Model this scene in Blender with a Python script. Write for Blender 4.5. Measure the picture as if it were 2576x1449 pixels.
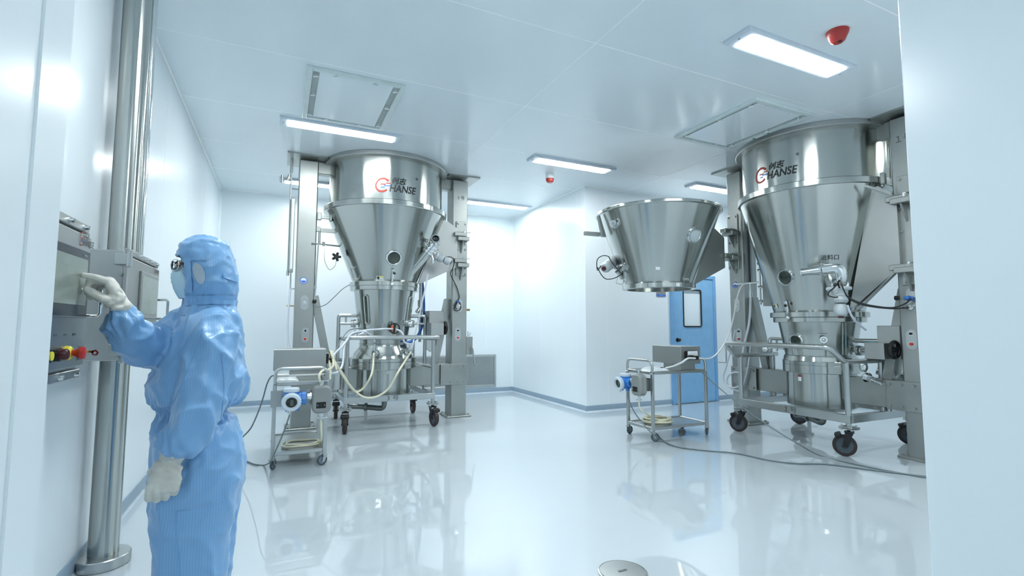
import bpy, bmesh, math, random
from math import pi, sin, cos, radians as R
from mathutils import Vector as V, Matrix as M, noise

for _o in list(bpy.data.objects):
    bpy.data.objects.remove(_o)
scene = bpy.context.scene
col = scene.collection
random.seed(7)

# ------------------------------------------------------------------ camera, world, exposure
CAM = V((0.0, 0.0, 1.25))
F_PX, YAW, PITCH, ROLL = 1243.0, R(25.14), R(4.383), R(0.13)
c_f = V((sin(YAW) * cos(PITCH), cos(YAW) * cos(PITCH), sin(PITCH)))
_r = c_f.cross(V((0, 0, 1))).normalized()
_u = _r.cross(c_f)
c_r = _r * cos(ROLL) + _u * sin(ROLL)
c_u = _u * cos(ROLL) - _r * sin(ROLL)
cam_data = bpy.data.cameras.new('camera')
cam_data.sensor_width = 36.0
cam_data.lens = 36.0 * F_PX / 2576.0
cam_data.clip_start = 0.02
cam = bpy.data.objects.new('camera', cam_data)
mw = M((c_r, c_u, -c_f)).transposed().to_4x4()
mw.translation = CAM
cam.matrix_world = mw
col.objects.link(cam)
scene.camera = cam

world = bpy.data.worlds.new('world')
scene.world = world
world.use_nodes = True
world.node_tree.nodes['Background'].inputs[0].default_value = (0.75, 0.88, 1.0, 1)
world.node_tree.nodes['Background'].inputs[1].default_value = 0.3

scene.view_settings.view_transform = 'Standard'
scene.view_settings.look = 'None'
scene.view_settings.gamma = 1.0
scene.view_settings.use_curve_mapping = False
scene.view_settings.exposure = 0.0
LAMP_POWER = 67.0
LAMP_TINT = (0.93, 0.99, 1.0)
try:
    scene.cycles.max_bounces = 10
    scene.cycles.diffuse_bounces = 6
    scene.cycles.glossy_bounces = 6
    scene.cycles.use_denoising = True
    scene.cycles.sample_clamp_indirect = 8.0
    scene.cycles.caustics_reflective = False
    scene.cycles.caustics_refractive = False
except Exception:
    pass

# ------------------------------------------------------------------ materials
def lin(c):
    return tuple(((x / 255.0) / 12.92 if x / 255.0 <= 0.04045 else (((x / 255.0) + 0.055) / 1.055) ** 2.4) for x in c)

class Mat:
    def __init__(self, name, rgb=(200, 200, 200), rough=0.5, metal=0.0, spec=0.5, linear=False):
        self.m = bpy.data.materials.new(name)
        self.m.use_nodes = True
        self.nt = self.m.node_tree
        self.b = self.nt.nodes['Principled BSDF']
        c = rgb if linear else lin(rgb)
        self.set('Base Color', (*c, 1))
        self.set('Roughness', rough)
        self.set('Metallic', metal)
        self.set('Specular IOR Level', spec)
        self.rgb = c
    def set(self, k, v):
        self.b.inputs[k].default_value = v
    def node(self, t, **kw):
        n = self.nt.nodes.new(t)
        for k, v in kw.items():
            setattr(n, k, v)
        return n
    def link(self, a, b):
        self.nt.links.new(a, b)
    def coords(self, scale=(1, 1, 1), kind='Object'):
        tc = self.node('ShaderNodeTexCoord')
        mp = self.node('ShaderNodeMapping')
        mp.inputs['Scale'].default_value = scale
        self.link(tc.outputs[kind], mp.inputs['Vector'])
        return mp.outputs['Vector']
    def noise(self, scale, detail=4, vec=None, rough=0.55):
        n = self.node('ShaderNodeTexNoise')
        n.inputs['Scale'].default_value = scale
        n.inputs['Detail'].default_value = detail
        n.inputs['Roughness'].default_value = rough
        if vec is not None:
            self.link(vec, n.inputs['Vector'])
        return n.outputs['Fac']
    def ramp(self, fac, stops):
        n = self.node('ShaderNodeValToRGB')
        el = n.color_ramp.elements
        while len(el) < len(stops):
            el.new(0.5)
        for e, (p, c) in zip(el, stops):
            e.position = p
            e.color = (*c, 1)
        self.link(fac, n.inputs['Fac'])
        return n.outputs['Color']
    def maprange(self, fac, a, b, lo=0.3, hi=0.7):
        n = self.node('ShaderNodeMapRange')
        n.inputs[1].default_value = lo
        n.inputs[2].default_value = hi
        n.inputs[3].default_value = a
        n.inputs[4].default_value = b
        self.link(fac, n.inputs[0])
        return n.outputs[0]
    def bump(self, fac, strength=0.1, dist=0.01):
        n = self.node('ShaderNodeBump')
        n.inputs['Strength'].default_value = strength
        n.inputs['Distance'].default_value = dist
        self.link(fac, n.inputs['Height'])
        self.link(n.outputs['Normal'], self.b.inputs['Normal'])
        return n

MT = {}
def simple(key, rgb, rough=0.5, metal=0.0, spec=0.5):
    """plain material with a faint procedural variation of tone and gloss"""
    w = Mat(key, rgb, rough, metal, spec)
    n = w.noise(9.0, 3, w.coords())
    c = w.rgb
    w.link(w.ramp(n, [(0.3, tuple(x * 0.95 for x in c)), (0.7, tuple(min(1, x * 1.04) for x in c))]), w.b.inputs['Base Color'])
    w.link(w.maprange(n, max(0.02, rough * 0.9), min(1, rough * 1.1)), w.b.inputs['Roughness'])
    MT[key] = w.m
    return w

def steel(key, base, rough, aniso, streak=(1, 1, 1), stain=0.0, metal=1.0, var=0.06, scale=6.0):
    w = Mat(key, base, rough, metal, 0.5, linear=True)
    vec = w.coords(streak)
    if aniso:                                   # vertical reflection streaks put into the vessel wall's colour and roughness
        nz = w.node('ShaderNodeVectorMath', operation='NORMALIZE')
        w.link(vec, nz.inputs[0]); vec = nz.outputs[0]
    n1 = w.noise(scale, 4, vec)
    n2 = w.noise(2.2, 4, w.coords())
    dark = tuple(x * (0.97 - stain) for x in base)
    lite = tuple(min(1, x * 1.03) for x in base)
    w.link(w.ramp(n2 if stain else n1, [(0.3, dark), (0.7, lite)]), w.b.inputs['Base Color'])
    w.link(w.maprange(n1, rough * (1 - var), rough * (1 + var)), w.b.inputs['Roughness'])
    if aniso:
        w.set('Anisotropic', aniso)
        w.set('Anisotropic Rotation', 0.25)
        t = w.node('ShaderNodeTangent', direction_type='RADIAL', axis='Z')
        w.link(t.outputs[0], w.b.inputs['Tangent'])
    MT[key] = w.m
    return w

steel('brushed', (0.47, 0.49, 0.47), 0.19, 0.85, (1, 1, 0.0), var=0.03, scale=4.0)
steel('frame_steel', (0.40, 0.42, 0.405), 0.42, 0.0, (4, 4, 0.7), stain=0.13)
steel('cart_steel', (0.52, 0.54, 0.535), 0.30, 0.0, (1, 1, 4), stain=0.05)
steel('chrome', (0.74, 0.76, 0.76), 0.10, 0.0, (1, 1, 1))
steel('dark_steel', (0.22, 0.235, 0.235), 0.32, 0.0, (1, 1, 1))
steel('cabinet_steel', (0.44, 0.455, 0.445), 0.42, 0.0, (30, 1, 1), stain=0.05)

def painted(key, rgb, rough, wav=0.02, spec=0.5, coat=0.0):
    w = Mat(key, rgb, rough, 0.0, spec)
    n = w.noise(1.1, 2, w.coords())
    n2 = w.noise(0.6, 3, w.coords())
    c = w.rgb
    w.link(w.ramp(n2, [(0.3, tuple(x * 0.975 for x in c)), (0.7, tuple(min(1, x * 1.015) for x in c))]), w.b.inputs['Base Color'])
    if coat:
        w.set('Coat Weight', coat)
        w.set('Coat Roughness', 0.02)
        w.set('Coat IOR', 1.7)
    if wav:
        w.bump(n, wav, 0.05)
    MT[key] = w.m
    return w

painted('wall_paint', (231, 239, 243), 0.24, 0.03)
painted('ceiling_paint', (232, 240, 244), 0.15, 0.02, 0.6)
painted('floor_epoxy', (198, 208, 214), 0.3, 0.010, 0.3, 1.0)
painted('sealant', (254, 255, 255), 0.45, 0)
painted('baseboard_paint', (140, 160, 176), 0.3, 0.0)
simple('cove_paint', (190, 202, 212), 0.25)
simple('lamp_frame', (202, 212, 222), 0.3)
simple('vent_white', (212, 222, 222), 0.4)
simple('vent_channel', (172, 180, 180), 0.5)
simple('door_blue', (128, 178, 218), 0.32)
simple('door_frame_blue', (118, 168, 212), 0.32)
simple('black_rubber', (24, 26, 28), 0.45)
simple('wheel_brown', (52, 40, 40), 0.5)
simple('wheel_grey', (74, 84, 92), 0.45)
simple('wheel_hub', (120, 132, 145), 0.4)
simple('black_plastic', (18, 19, 21), 0.35)
simple('white_plastic', (228, 232, 233), 0.35)
simple('grey_paint', (139, 143, 141), 0.42)
simple('light_grey_paint', (184, 191, 194), 0.4)
simple('transmitter_blue', (62, 130, 205), 0.35)
simple('ring_white', (205, 216, 225), 0.45)
simple('hose_cream', (226, 221, 196), 0.4)
simple('hose_clear', (210, 216, 226), 0.2)
simple('hose_blue', (52, 108, 178), 0.35)
simple('cable_grey', (112, 124, 128), 0.5)
simple('cable_black', (22, 24, 27), 0.4)
simple('red', (196, 44, 34), 0.35)
simple('alarm_red', (170, 48, 44), 0.35)
simple('dark_red', (72, 14, 18), 0.25)
simple('yellow', (226, 214, 60), 0.4)
simple('orange', (206, 92, 40), 0.45)
simple('teal', (70, 140, 150), 0.4)
simple('logo_red', (150, 44, 32), 0.5)
simple('logo_blue', (64, 110, 200), 0.5)
simple('logo_black', (22, 25, 27), 0.5)
simple('etch', (62, 70, 70), 0.5)
simple('etch_light', (98, 106, 106), 0.5)
simple('sticker_white', (228, 234, 236), 0.5)
simple('sticker_blue', (58, 110, 205), 0.45)
simple('sticker_green', (60, 140, 100), 0.5)
simple('brass', (150, 120, 70), 0.3, 1.0)
simple('bezel', (38, 46, 54), 0.25)
simple('skin', (212, 168, 144), 0.5)
simple('hair_black', (28, 24, 24), 0.5)
simple('mask_blue', (194, 225, 238), 0.7)
simple('ear_mesh', (176, 190, 202), 0.6)
simple('boot_white', (206, 214, 222), 0.5)
simple('latex', (208, 206, 194), 0.5)
simple('bag_white', (224, 232, 236), 0.35)

# lamp glass: the only emitter besides the screens
w = Mat('lamp_glow', (255, 255, 255), 0.4)
w.set('Emission Color', (*LAMP_TINT, 1))
w.set('Emission Strength', LAMP_POWER)
MT['lamp_glow'] = w.m

# touch screens: softly backlit with a faint grid of fields
w = Mat('screen', (118, 128, 122), 0.2)
vec = w.coords((1, 1, 1), 'Object')
bk = w.node('ShaderNodeTexBrick')
bk.inputs['Scale'].default_value = 9.0
bk.inputs['Color1'].default_value = (*lin((124, 134, 127)), 1)
bk.inputs['Color2'].default_value = (*lin((129, 139, 132)), 1)
bk.inputs['Mortar'].default_value = (*lin((118, 128, 124)), 1)
bk.inputs['Mortar Size'].default_value = 0.006
sx = w.node('ShaderNodeSeparateXYZ'); w.link(vec, sx.inputs[0])
cx_ = w.node('ShaderNodeCombineXYZ')
w.link(sx.outputs[1], cx_.inputs[0]); w.link(sx.outputs[2], cx_.inputs[1])
w.link(cx_.outputs[0], bk.inputs['Vector'])
w.link(bk.outputs['Color'], w.b.inputs['Base Color'])
w.link(bk.outputs['Color'], w.b.inputs['Emission Color'])
w.set('Emission Strength', 0.12)
MT['screen'] = w.m

# glass kinds
w = Mat('sight_glass_dark', (30, 44, 40), 0.06, 0.0, 0.7)
n = w.noise(7, 3, w.coords())
w.link(w.ramp(n, [(0.35, lin((22, 32, 30))), (0.7, lin((66, 80, 66)))]), w.b.inputs['Base Color'])
MT['sight_glass_dark'] = w.m
w = Mat('sight_glass_pale', (188, 200, 203), 0.08, 0.0, 0.6)
MT['sight_glass_pale'] = w.m
w = Mat('lcd_glass', (84, 92, 88), 0.08, 0.0, 0.6)
MT['lcd_glass'] = w.m
w = Mat('spectacle_glass', (255, 255, 255), 0.02)
w.set('Transmission Weight', 1.0)
w.set('IOR', 1.1)
MT['spectacle_glass'] = w.m
w = Mat('bright_view_glass', (226, 238, 244), 0.12, 0.0, 0.6)  # opaque pane; the bright white seen in the glass is its painted colour
MT['bright_view_glass'] = w.m
w = Mat('clear_tube', (222, 228, 238), 0.12)
w.set('Transmission Weight', 0.45)
w.set('IOR', 1.3)
MT['clear_tube'] = w.m

# coverall fabric: blue with woven darker antistatic lines
w = Mat('coverall_blue', (126, 174, 218), 0.33, 0.0, 0.6)
at_ = w.node('ShaderNodeAttribute', attribute_name='stripe')
fr = w.node('ShaderNodeMath', operation='MULTIPLY'); fr.inputs[1].default_value = 118.0
w.link(at_.outputs['Fac'], fr.inputs[0])
fc = w.node('ShaderNodeMath', operation='FRACT'); w.link(fr.outputs[0], fc.inputs[0])
stripe = w.ramp(fc.outputs[0], [(0.0, lin((116, 164, 210))), (0.12, lin((116, 164, 210))), (0.24, lin((126, 174, 219))), (0.88, lin((126, 174, 219))), (1.0, lin((116, 164, 210)))])
w.link(stripe, w.b.inputs['Base Color'])
w.set('Sheen Weight', 0.15)
n = w.noise(26, 3, w.coords((1, 1, 0.6)))
n2 = w.noise(8, 4, w.coords((1.2, 1.2, 0.8)), 0.6)
mm = w.node('ShaderNodeMath', operation='ADD'); w.link(n, mm.inputs[0])
m2 = w.node('ShaderNodeMath', operation='MULTIPLY'); m2.inputs[1].default_value = 3.0
w.link(n2, m2.inputs[0]); w.link(m2.outputs[0], mm.inputs[1])
w.bump(mm.outputs[0], 0.10, 0.012)
MT['coverall_blue'] = w.m

w = Mat('glove_latex', (212, 210, 199), 0.5)
n = w.noise(38, 3, w.coords((1, 1, 0.5)))
w.bump(n, 0.35, 0.004)
n2 = w.noise(14, 3, w.coords())
w.link(w.ramp(n2, [(0.3, lin((204, 200, 190))), (0.7, lin((220, 219, 209)))]), w.b.inputs['Base Color'])
MT['glove_latex'] = w.m

# ------------------------------------------------------------------ mesh builder
class MB:
    def __init__(s):
        s.v = []; s.f = []
    def add(s, vs, fs):
        k = len(s.v)
        s.v += [V(p) for p in vs]
        s.f += [tuple(i + k for i in f) for f in fs]
        return s
    def box(s, c, d, rot=None, ch=0.0):
        hx, hy, hz = d[0] / 2, d[1] / 2, d[2] / 2
        c = V(c)
        m = rot if rot is not None else M.Identity(3)
        if ch <= 0:
            vs = [V((x, y, z)) for x in (-hx, hx) for y in (-hy, hy) for z in (-hz, hz)]
            fs = [(0, 1, 3, 2), (4, 6, 7, 5), (0, 4, 5, 1), (2, 3, 7, 6), (0, 2, 6, 4), (1, 5, 7, 3)]
        else:
            ch = min(ch, hx * .9, hy * .9, hz * .9)
            h = (hx, hy, hz)
            vs = []; idx = {}
            for sx in (-1, 1):
                for sy in (-1, 1):
                    for sz in (-1, 1):
                        sg = (sx, sy, sz)
                        for a in range(3):
                            p = [sg[i] * (h[i] if i == a else h[i] - ch) for i in range(3)]
                            idx[sg, a] = len(vs); vs.append(V(p))
            fs = []
            for a in range(3):
                b, c2 = (a + 1) % 3, (a + 2) % 3
                for sa in (-1, 1):
                    def key(sb, sc):
                        t = [0, 0, 0]; t[a] = sa; t[b] = sb; t[c2] = sc
                        return idx[tuple(t), a]
                    q = (key(-1, -1), key(1, -1), key(1, 1), key(-1, 1))
                    fs.append(q if sa > 0 else q[::-1])
                for sb in (-1, 1):
                    for sc in (-1, 1):
                        def kk(sa, ax):
                            t = [0, 0, 0]; t[a] = sa; t[b] = sb; t[c2] = sc
                            return idx[tuple(t), ax]
                        fs.append((kk(-1, b), kk(1, b), kk(1, c2), kk(-1, c2)))
            for sx in (-1, 1):
                for sy in (-1, 1):
                    for sz in (-1, 1):
                        fs.append(tuple(idx[(sx, sy, sz), a] for a in range(3)))
        return s.add([m @ p + c for p in vs], fs)
    def loft(s, rings, cap0=True, cap1=True, closed=False):
        n = len(rings[0]); vs = [p for r in rings for p in r]; fs = []
        k = len(rings)
        for i in range(k if closed else k - 1):
            j = (i + 1) % k
            for a in range(n):
                b = (a + 1) % n
                fs.append((i * n + a, i * n + b, j * n + b, j * n + a))
        if not closed:
            if cap0: fs.append(tuple(range(n))[::-1])
            if cap1: fs.append(tuple((k - 1) * n + a for a in range(n)))
        return s.add(vs, fs)
    def cyl(s, p0, p1, r0, r1=None, n=20, cap=True):
        p0, p1 = V(p0), V(p1)
        if r1 is None: r1 = r0
        ax = (p1 - p0).normalized()
        a = ax.orthogonal().normalized(); b = ax.cross(a)
        rings = [[p + (a * cos(t) + b * sin(t)) * r for t in [2 * pi * i / n for i in range(n)]] for p, r in ((p0, r0), (p1, r1))]
        return s.loft(rings, cap, cap)
    def lathe(s, prof, c=(0, 0, 0), n=48, rot=None, closed=False):
        c = V(c); m = rot if rot is not None else M.Identity(3)
        rings = [[m @ V((r * cos(2 * pi * i / n), r * sin(2 * pi * i / n), z)) + c for i in range(n)] for r, z in prof]
        return s.loft(rings, not closed and prof[0][0] > 1e-4, not closed and prof[-1][0] > 1e-4, closed)
    def tube(s, path, r, n=8, closed=False, cap=True):
        P = [V(p) for p in path]
        rr = r if isinstance(r, (list, tuple)) else [r] * len(P)
        k = len(P); rings = []
        t0 = (P[1] - P[0]).normalized()
        a = t0.orthogonal().normalized()
        for i in range(k):
            if closed: t = (P[(i + 1) % k] - P[i - 1]).normalized()
            elif i == 0: t = t0
            elif i == k - 1: t = (P[i] - P[i - 1]).normalized()
            else: t = (P[i + 1] - P[i - 1]).normalized()
            a = (a - t * a.dot(t))
            a = a.normalized() if a.length > 1e-6 else t.orthogonal().normalized()
            b = t.cross(a)
            rings.append([P[i] + (a * cos(2 * pi * j / n) + b * sin(2 * pi * j / n)) * rr[i] for j in range(n)])
        return s.loft(rings, cap, cap, closed)
    def prism(s, pts, off):
        P = [V(p) for p in pts]; off = V(off); n = len(P)
        fs = [tuple(range(n))[::-1], tuple(range(n, 2 * n))]
        fs += [(i, (i + 1) % n, n + (i + 1) % n, n + i) for i in range(n)]
        return s.add(P + [p + off for p in P], fs)
    def sphere(s, c, r, nu=16, nv=10, sc=(1, 1, 1)):
        c = V(c)
        rings = []
        for j in range(1, nv):
            t = pi * j / nv
            rings.append([c + V((sin(t) * cos(2 * pi * i / nu) * r * sc[0], sin(t) * sin(2 * pi * i / nu) * r * sc[1], cos(t) * r * sc[2])) for i in range(nu)])
        return s.loft(rings)
    def mesh(s, name, mat, smooth=True, angle=32):
        me = bpy.data.meshes.new(name)
        me.from_pydata([tuple(p) for p in s.v], [], s.f)
        bm = bmesh.new(); bm.from_mesh(me)
        bmesh.ops.recalc_face_normals(bm, faces=bm.faces)
        bm.to_mesh(me); bm.free()
        if mat: me.materials.append(MT[mat] if isinstance(mat, str) else mat)
        if smooth and len(me.polygons):
            me.polygons.foreach_set('use_smooth', [True] * len(me.polygons))
            me.set_sharp_from_angle(angle=R(angle))
        me.update()
        return me
    def build(s, name, mat, parent=None, loc=None, rot=None, **kw):
        return place(s.mesh(name, mat, **kw), name, parent, loc, rot)

def place(me, name, parent=None, loc=None, rot=None):
    o = bpy.data.objects.new(name, me)
    col.objects.link(o)
    if parent is not None: o.parent = parent
    if loc is not None: o.location = loc
    if rot is not None: o.rotation_euler = rot
    return o

def tag(o, label=None, cat=None, group=None, kind=None):
    if label: o['label'] = label
    if cat: o['category'] = cat
    if group: o['group'] = group
    if kind: o['kind'] = kind
    return o

def thing(name, label, cat, loc=(0, 0, 0), rz=0.0, group=None):
    o = bpy.data.objects.new(name, None)
    o.empty_display_size = 0.1
    col.objects.link(o)
    o.location = loc
    o.rotation_euler = (0, 0, rz)
    return tag(o, label, cat, group)

def struct(o):
    o['kind'] = 'structure'
    return o

def kids(o):
    return [c for c in bpy.data.objects if c.parent == o]

def copy_tree(o, parent=None):
    c = o.copy(); col.objects.link(c)
    if parent is not None: c.parent = parent
    for k in kids(o): copy_tree(k, c)
    return c

def spline(pts, sub=8):
    """Catmull-Rom through the points"""
    P = [V(p) for p in pts]
    P = [P[0] * 2 - P[1]] + P + [P[-1] * 2 - P[-2]]
    out = []
    for i in range(1, len(P) - 2):
        a, b, c, d = P[i - 1:i + 3]
        for k in range(sub):
            t = k / sub
            out.append(0.5 * ((2 * b) + (c - a) * t + (2 * a - 5 * b + 4 * c - d) * t * t + (3 * b - a - 3 * c + d) * t ** 3))
    out.append(P[-2])
    return out

def fillet(pts, r, n=6):
    """polyline with rounded corners"""
    P = [V(p) for p in pts]; out = [P[0]]
    for i in range(1, len(P) - 1):
        a = (P[i - 1] - P[i]); b = (P[i + 1] - P[i])
        k = min(r, a.length * .49, b.length * .49)
        p0 = P[i] + a.normalized() * k; p2 = P[i] + b.normalized() * k
        for j in range(n + 1):
            t = j / n
            out.append(p0 * (1 - t) ** 2 + P[i] * 2 * t * (1 - t) + p2 * t * t)
    out.append(P[-1])
    return out

def at(px, py, d):
    """the point of the room at depth d along the line of sight of photograph pixel (px, py)"""
    return CAM + (c_f + c_r * ((px - 1288.0) / F_PX) - c_u * ((py - 724.5) / F_PX)) * d

def at_plane(px, py, axis, val):
    d = c_f + c_r * ((px - 1288.0) / F_PX) - c_u * ((py - 724.5) / F_PX)
    return CAM + d * ((val - CAM[axis]) / d[axis])

def text_mesh(s, size, offset=0.0, shear=0.0, xs=1.0):
    cu = bpy.data.curves.new('t', 'FONT')
    cu.body = s; cu.size = size; cu.offset = offset; cu.shear = shear
    cu.align_x = 'CENTER'; cu.align_y = 'CENTER'
    cu.resolution_u = 3
    o = bpy.data.objects.new('t', cu)
    col.objects.link(o)
    bpy.context.view_layer.update()
    dg = bpy.context.evaluated_depsgraph_get()
    me = bpy.data.meshes.new_from_object(o.evaluated_get(dg))
    vs = [V((v.co.x * xs, v.co.y, 0)) for v in me.vertices]
    fs = [tuple(p.vertices) for p in me.polygons]
    bpy.data.objects.remove(o); bpy.data.curves.remove(cu); bpy.data.meshes.remove(me)
    return vs, fs

_tc = {}
def text(s, size, fn, name, mat, parent, offset=0.0, shear=0.0, xs=1.0, dx=0, dy=0):
    """flat lettering mapped by fn(u, v) on the surface that carries it"""
    k = (s, size, offset, shear, xs)
    if k not in _tc: _tc[k] = text_mesh(*k)
    vs, fs = _tc[k]
    mb = MB(); mb.add([fn(p.x + dx, p.y + dy) for p in vs], fs)
    me = bpy.data.meshes.new(name)
    me.from_pydata([tuple(p) for p in mb.v], [], mb.f)
    me.materials.append(MT[mat])
    return place(me, name, parent)

BOLT = None
def bolt_mesh():
    global BOLT
    if BOLT is None:
        m = MB()
        m.cyl((0, 0, 0), (0, 0, 0.004), 0.019, n=14)
        m.cyl((0, 0, 0.004), (0, 0, 0.016), 0.013, n=6)
        BOLT = m.mesh('bolt', 'frame_steel')
    return BOLT

# ------------------------------------------------------------------ the room
ZC = 3.36
XL, YB, XS, YD, XR, YF0, YF1 = -0.90, 8.70, 4.10, 6.16, 8.60, 0.30, 1.24
YC = -3.0            # corridor end behind the camera
TH = 0.12
JL, JR = -0.395, 2.585   # the wide opening the camera looks through

floor = struct(MB().box(((XL + XR) / 2, (YB + YC) / 2, -0.06), (XR - XL + 2 * TH, YB - YC + 2 * TH, 0.12)).build('floor', 'floor_epoxy'))
ceiling = struct(MB().box(((XL + XR) / 2, (YB + YC) / 2, ZC - 0.0017 + 0.06), (XR - XL + 2 * TH, YB - YC + 2 * TH, 0.12)).build('ceiling', 'sealant'))
xs = [XL, 2.07, 4.84, XR]
ys = [YC, -2.82, -1.67, -0.52, 0.64, 1.79, 2.945, 4.12, 5.27, 6.42, 7.57, YB]
for i in range(len(xs) - 1):
    for j in range(len(ys) - 1):
        x0, x1, y0, y1 = xs[i], xs[i + 1], ys[j], ys[j + 1]
        g = 0.004
        MB().box(((x0 + x1) / 2, (y0 + y1) / 2, ZC + 0.002), (x1 - x0 - 2 * g, y1 - y0 - 2 * g, 0.008)).build('ceiling_panel', 'ceiling_paint', ceiling)

def wall(name, a, b, inward, seams, z1=ZC, z0=0.0):
    """straight wall from a to b (room side), panels standing a hair proud of the sealed joints"""
    a, b = V((*a, 0)), V((*b, 0)); n = V((*inward, 0))
    d = (b - a); L = d.length; d.normalize()
    def slab(s0, s1, off0, off1, za, zb, nm, mt, par):
        p = [a + d * s0 + n * off0, a + d * s1 + n * off0, a + d * s1 + n * off1, a + d * s0 + n * off1]
        return MB().prism([V((q.x, q.y, za)) for q in p], (0, 0, zb - za)).build(nm, mt, par)
    w_ = struct(slab(0.006, L - 0.006, -TH, -0.0006, z0, z1, name, 'sealant', None))
    s = [0.0] + [x for x in seams if 0 < x < L] + [L]
    for i in range(len(s) - 1):
        slab(s[i] + (0.002 if i else 0), s[i + 1] - (0.002 if i < len(s) - 2 else 0), -0.004, 0.0, z0, z1, 'wall_panel', 'wall_paint', w_)
    return w_

wall('wall_left', (XL, YC), (XL, YB), (1, 0), [0.9 + 1.15 * k for k in range(10)])
wall('wall_back', (XL, YB), (XS, YB), (0, -1), [1.0, 2.15, 3.3, 4.45])
wall('wall_side', (XS, YB), (XS, YD), (-1, 0), [1.15, 2.30])
wall('wall_door', (XS, YD), (XR, YD), (0, -1), [0.385, 1.56, 2.62, 3.77])
wall('wall_right', (XR, YD), (XR, YC), (-1, 0), [1.15 * k for k in range(1, 8)])
wall('wall_corridor', (XL, YC), (XR, YC), (0, 1), [1.15 * k for k in range(1, 9)])

def jamb_wall(name, x0, x1, y0, y1):
    w_ = struct(MB().box(((x0 + x1) / 2, (y0 + y1) / 2, ZC / 2), (x1 - x0, y1 - y0, ZC), ch=0.006).build(name, 'wall_paint'))
    return w_
jl = jamb_wall('wall_front', XL, JL, YF0, YF1)
jr = jamb_wall('wall_front_right', JR, XR, YF0, YF1)
# slim aluminium profile closing the left edge of the opening
MB().box((JL + 0.001, 1.10, ZC / 2), (0.006, 0.006, ZC - 0.01), ch=0.002).build('edge_profile', 'wall_paint', jl)

# corner trims (rounded cove strips in the vertical corners)
def corner(name, x, y, sx, sy, r=0.035):
    m = MB()
    pts = [V((x, y, 0))]
    for k in range(9):
        t = pi / 2 * k / 8
        pts.append(V((x + sx * (r - r * sin(t)), y + sy * (r - r * cos(t)), 0)))
    m.prism(pts, (0, 0, ZC - 0.002))
    return struct(m.build(name, 'wall_paint'))
corner('trim_1', XL, YB, 1, -1)
corner('trim_2', XS, YB, -1, -1)
m = MB()
m.prism([(XS - .007, YD - .007, .085), (XS + .045, YD - .007, .085), (XS + .045, YD + .001, .085), (XS + .001, YD + .001, .085), (XS + .001, YD + .045, .085), (XS - .007, YD + .045, .085)], (0, 0, ZC - .095))
struct(m.build('trim_3', 'wall_paint'))

def baseboard(name, a, b, inward):
    a, b = V((*a, 0)), V((*b, 0)); n = V((*inward, 0))
    prof = [(0, 0), (0.012, 0), (0.012, 0.083), (0.009, 0.088), (0, 0.088)]
    m = MB(); m.prism([a + n * x + V((0, 0, z)) for x, z in prof], b - a)
    o = struct(m.build(name, 'baseboard_paint'))
    pr = [(0.012, 0)] + [(0.012 + 0.016 * (1 - sin(t)), 0.016 * (1 - cos(t))) for t in [pi / 2 * k / 5 for k in range(6)]]
    m = MB(); m.prism([a + n * x + V((0, 0, z)) for x, z in pr], b - a)
    m.build('cove_strip', 'cove_paint', o)
    return o
baseboard('baseboard_left', (XL, YF1), (XL, YB), (1, 0))
baseboard('baseboard_back', (XL, YB), (XS, YB), (0, -1))
baseboard('baseboard_side', (XS, YB), (XS, YD - 0.010), (-1, 0))
baseboard('baseboard_door', (XS - 0.0135, YD), (5.70, YD), (0, -1))
baseboard('baseboard_door_right', (6.72, YD), (XR, YD), (0, -1))
baseboard('baseboard_right', (XR, YD), (XR, YF1), (-1, 0))
# slim white cornice bead where walls and ceiling meet
def bead(name, a, b):
    struct(MB().tube([V((*a, ZC - 0.003)), V((*b, ZC - 0.003))], 0.010, 8).build(name, 'sealant'))
bead('trim_4', (XL + .004, YF1), (XL + .004, YB)); bead('trim_5', (XL, YB - .004), (XS, YB - .004))
bead('trim_6', (XS - .004, YB), (XS - .004, YD)); bead('trim_7', (XS, YD - .004), (XR, YD - .004))

# blue door in the far wall
dr = struct(thing('door_1', None, None))
DX0, DX1, DZ = 5.715, 6.70, 2.10
y = YD - 0.001
m = MB()
m.box((DX0 + 0.03, y - 0.02, DZ / 2), (0.06, 0.05, DZ), ch=0.006).box((DX1 - 0.03, y - 0.02, DZ / 2), (0.06, 0.05, DZ), ch=0.006)
m.box(((DX0 + DX1) / 2, y - 0.02, DZ - 0.03), (DX1 - DX0 - 0.12, 0.05, 0.06), ch=0.006)
m.build('door_frame', 'door_frame_blue', dr)
wx0, wx1, wz0, wz1 = 5.975, 6.365, 1.245, 1.85
m = MB(); yl = y - 0.016
for (a0, a1, b0, b1) in ((DX0 + .063, wx0, .012, DZ - .063), (wx1, DX1 - .063, .012, DZ - .063), (wx0, wx1, .012, wz0), (wx0, wx1, wz1, DZ - .063)):
    m.box(((a0 + a1) / 2, yl, (b0 + b1) / 2), (a1 - a0, 0.030, b1 - b0))
m.build('door_leaf', 'door_blue', dr)
gk = MB()
rr = fillet([(wx0, 0, wz0 + .1), (wx0, 0, wz0), (wx1, 0, wz0), (wx1, 0, wz1), (wx0, 0, wz1), (wx0, 0, wz0 + .1)], 0.035)[:-1]
gk.tube([V((p[0], yl - 0.016, p[2])) for p in rr], 0.012, 6, closed=True)
gk.build('window_gasket', 'black_rubber', dr)
MB().box(((wx0 + wx1) / 2, yl + 0.004, (wz0 + wz1) / 2), (wx1 - wx0, 0.006, wz1 - wz0)).build('window_pane', 'bright_view_glass', dr)
m = MB(); m.lathe([(0.001, 0.06), (0.02, 0.058), (0.03, 0.045), (0.026, 0.03), (0.014, 0.022), (0.014, 0.008), (0.034, 0.006), (0.034, 0)], (5.835, yl - 0.015, 1.03), 20, M.Rotation(pi / 2, 3, 'X'))
m.build('door_knob', 'black_plastic', dr)
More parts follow.
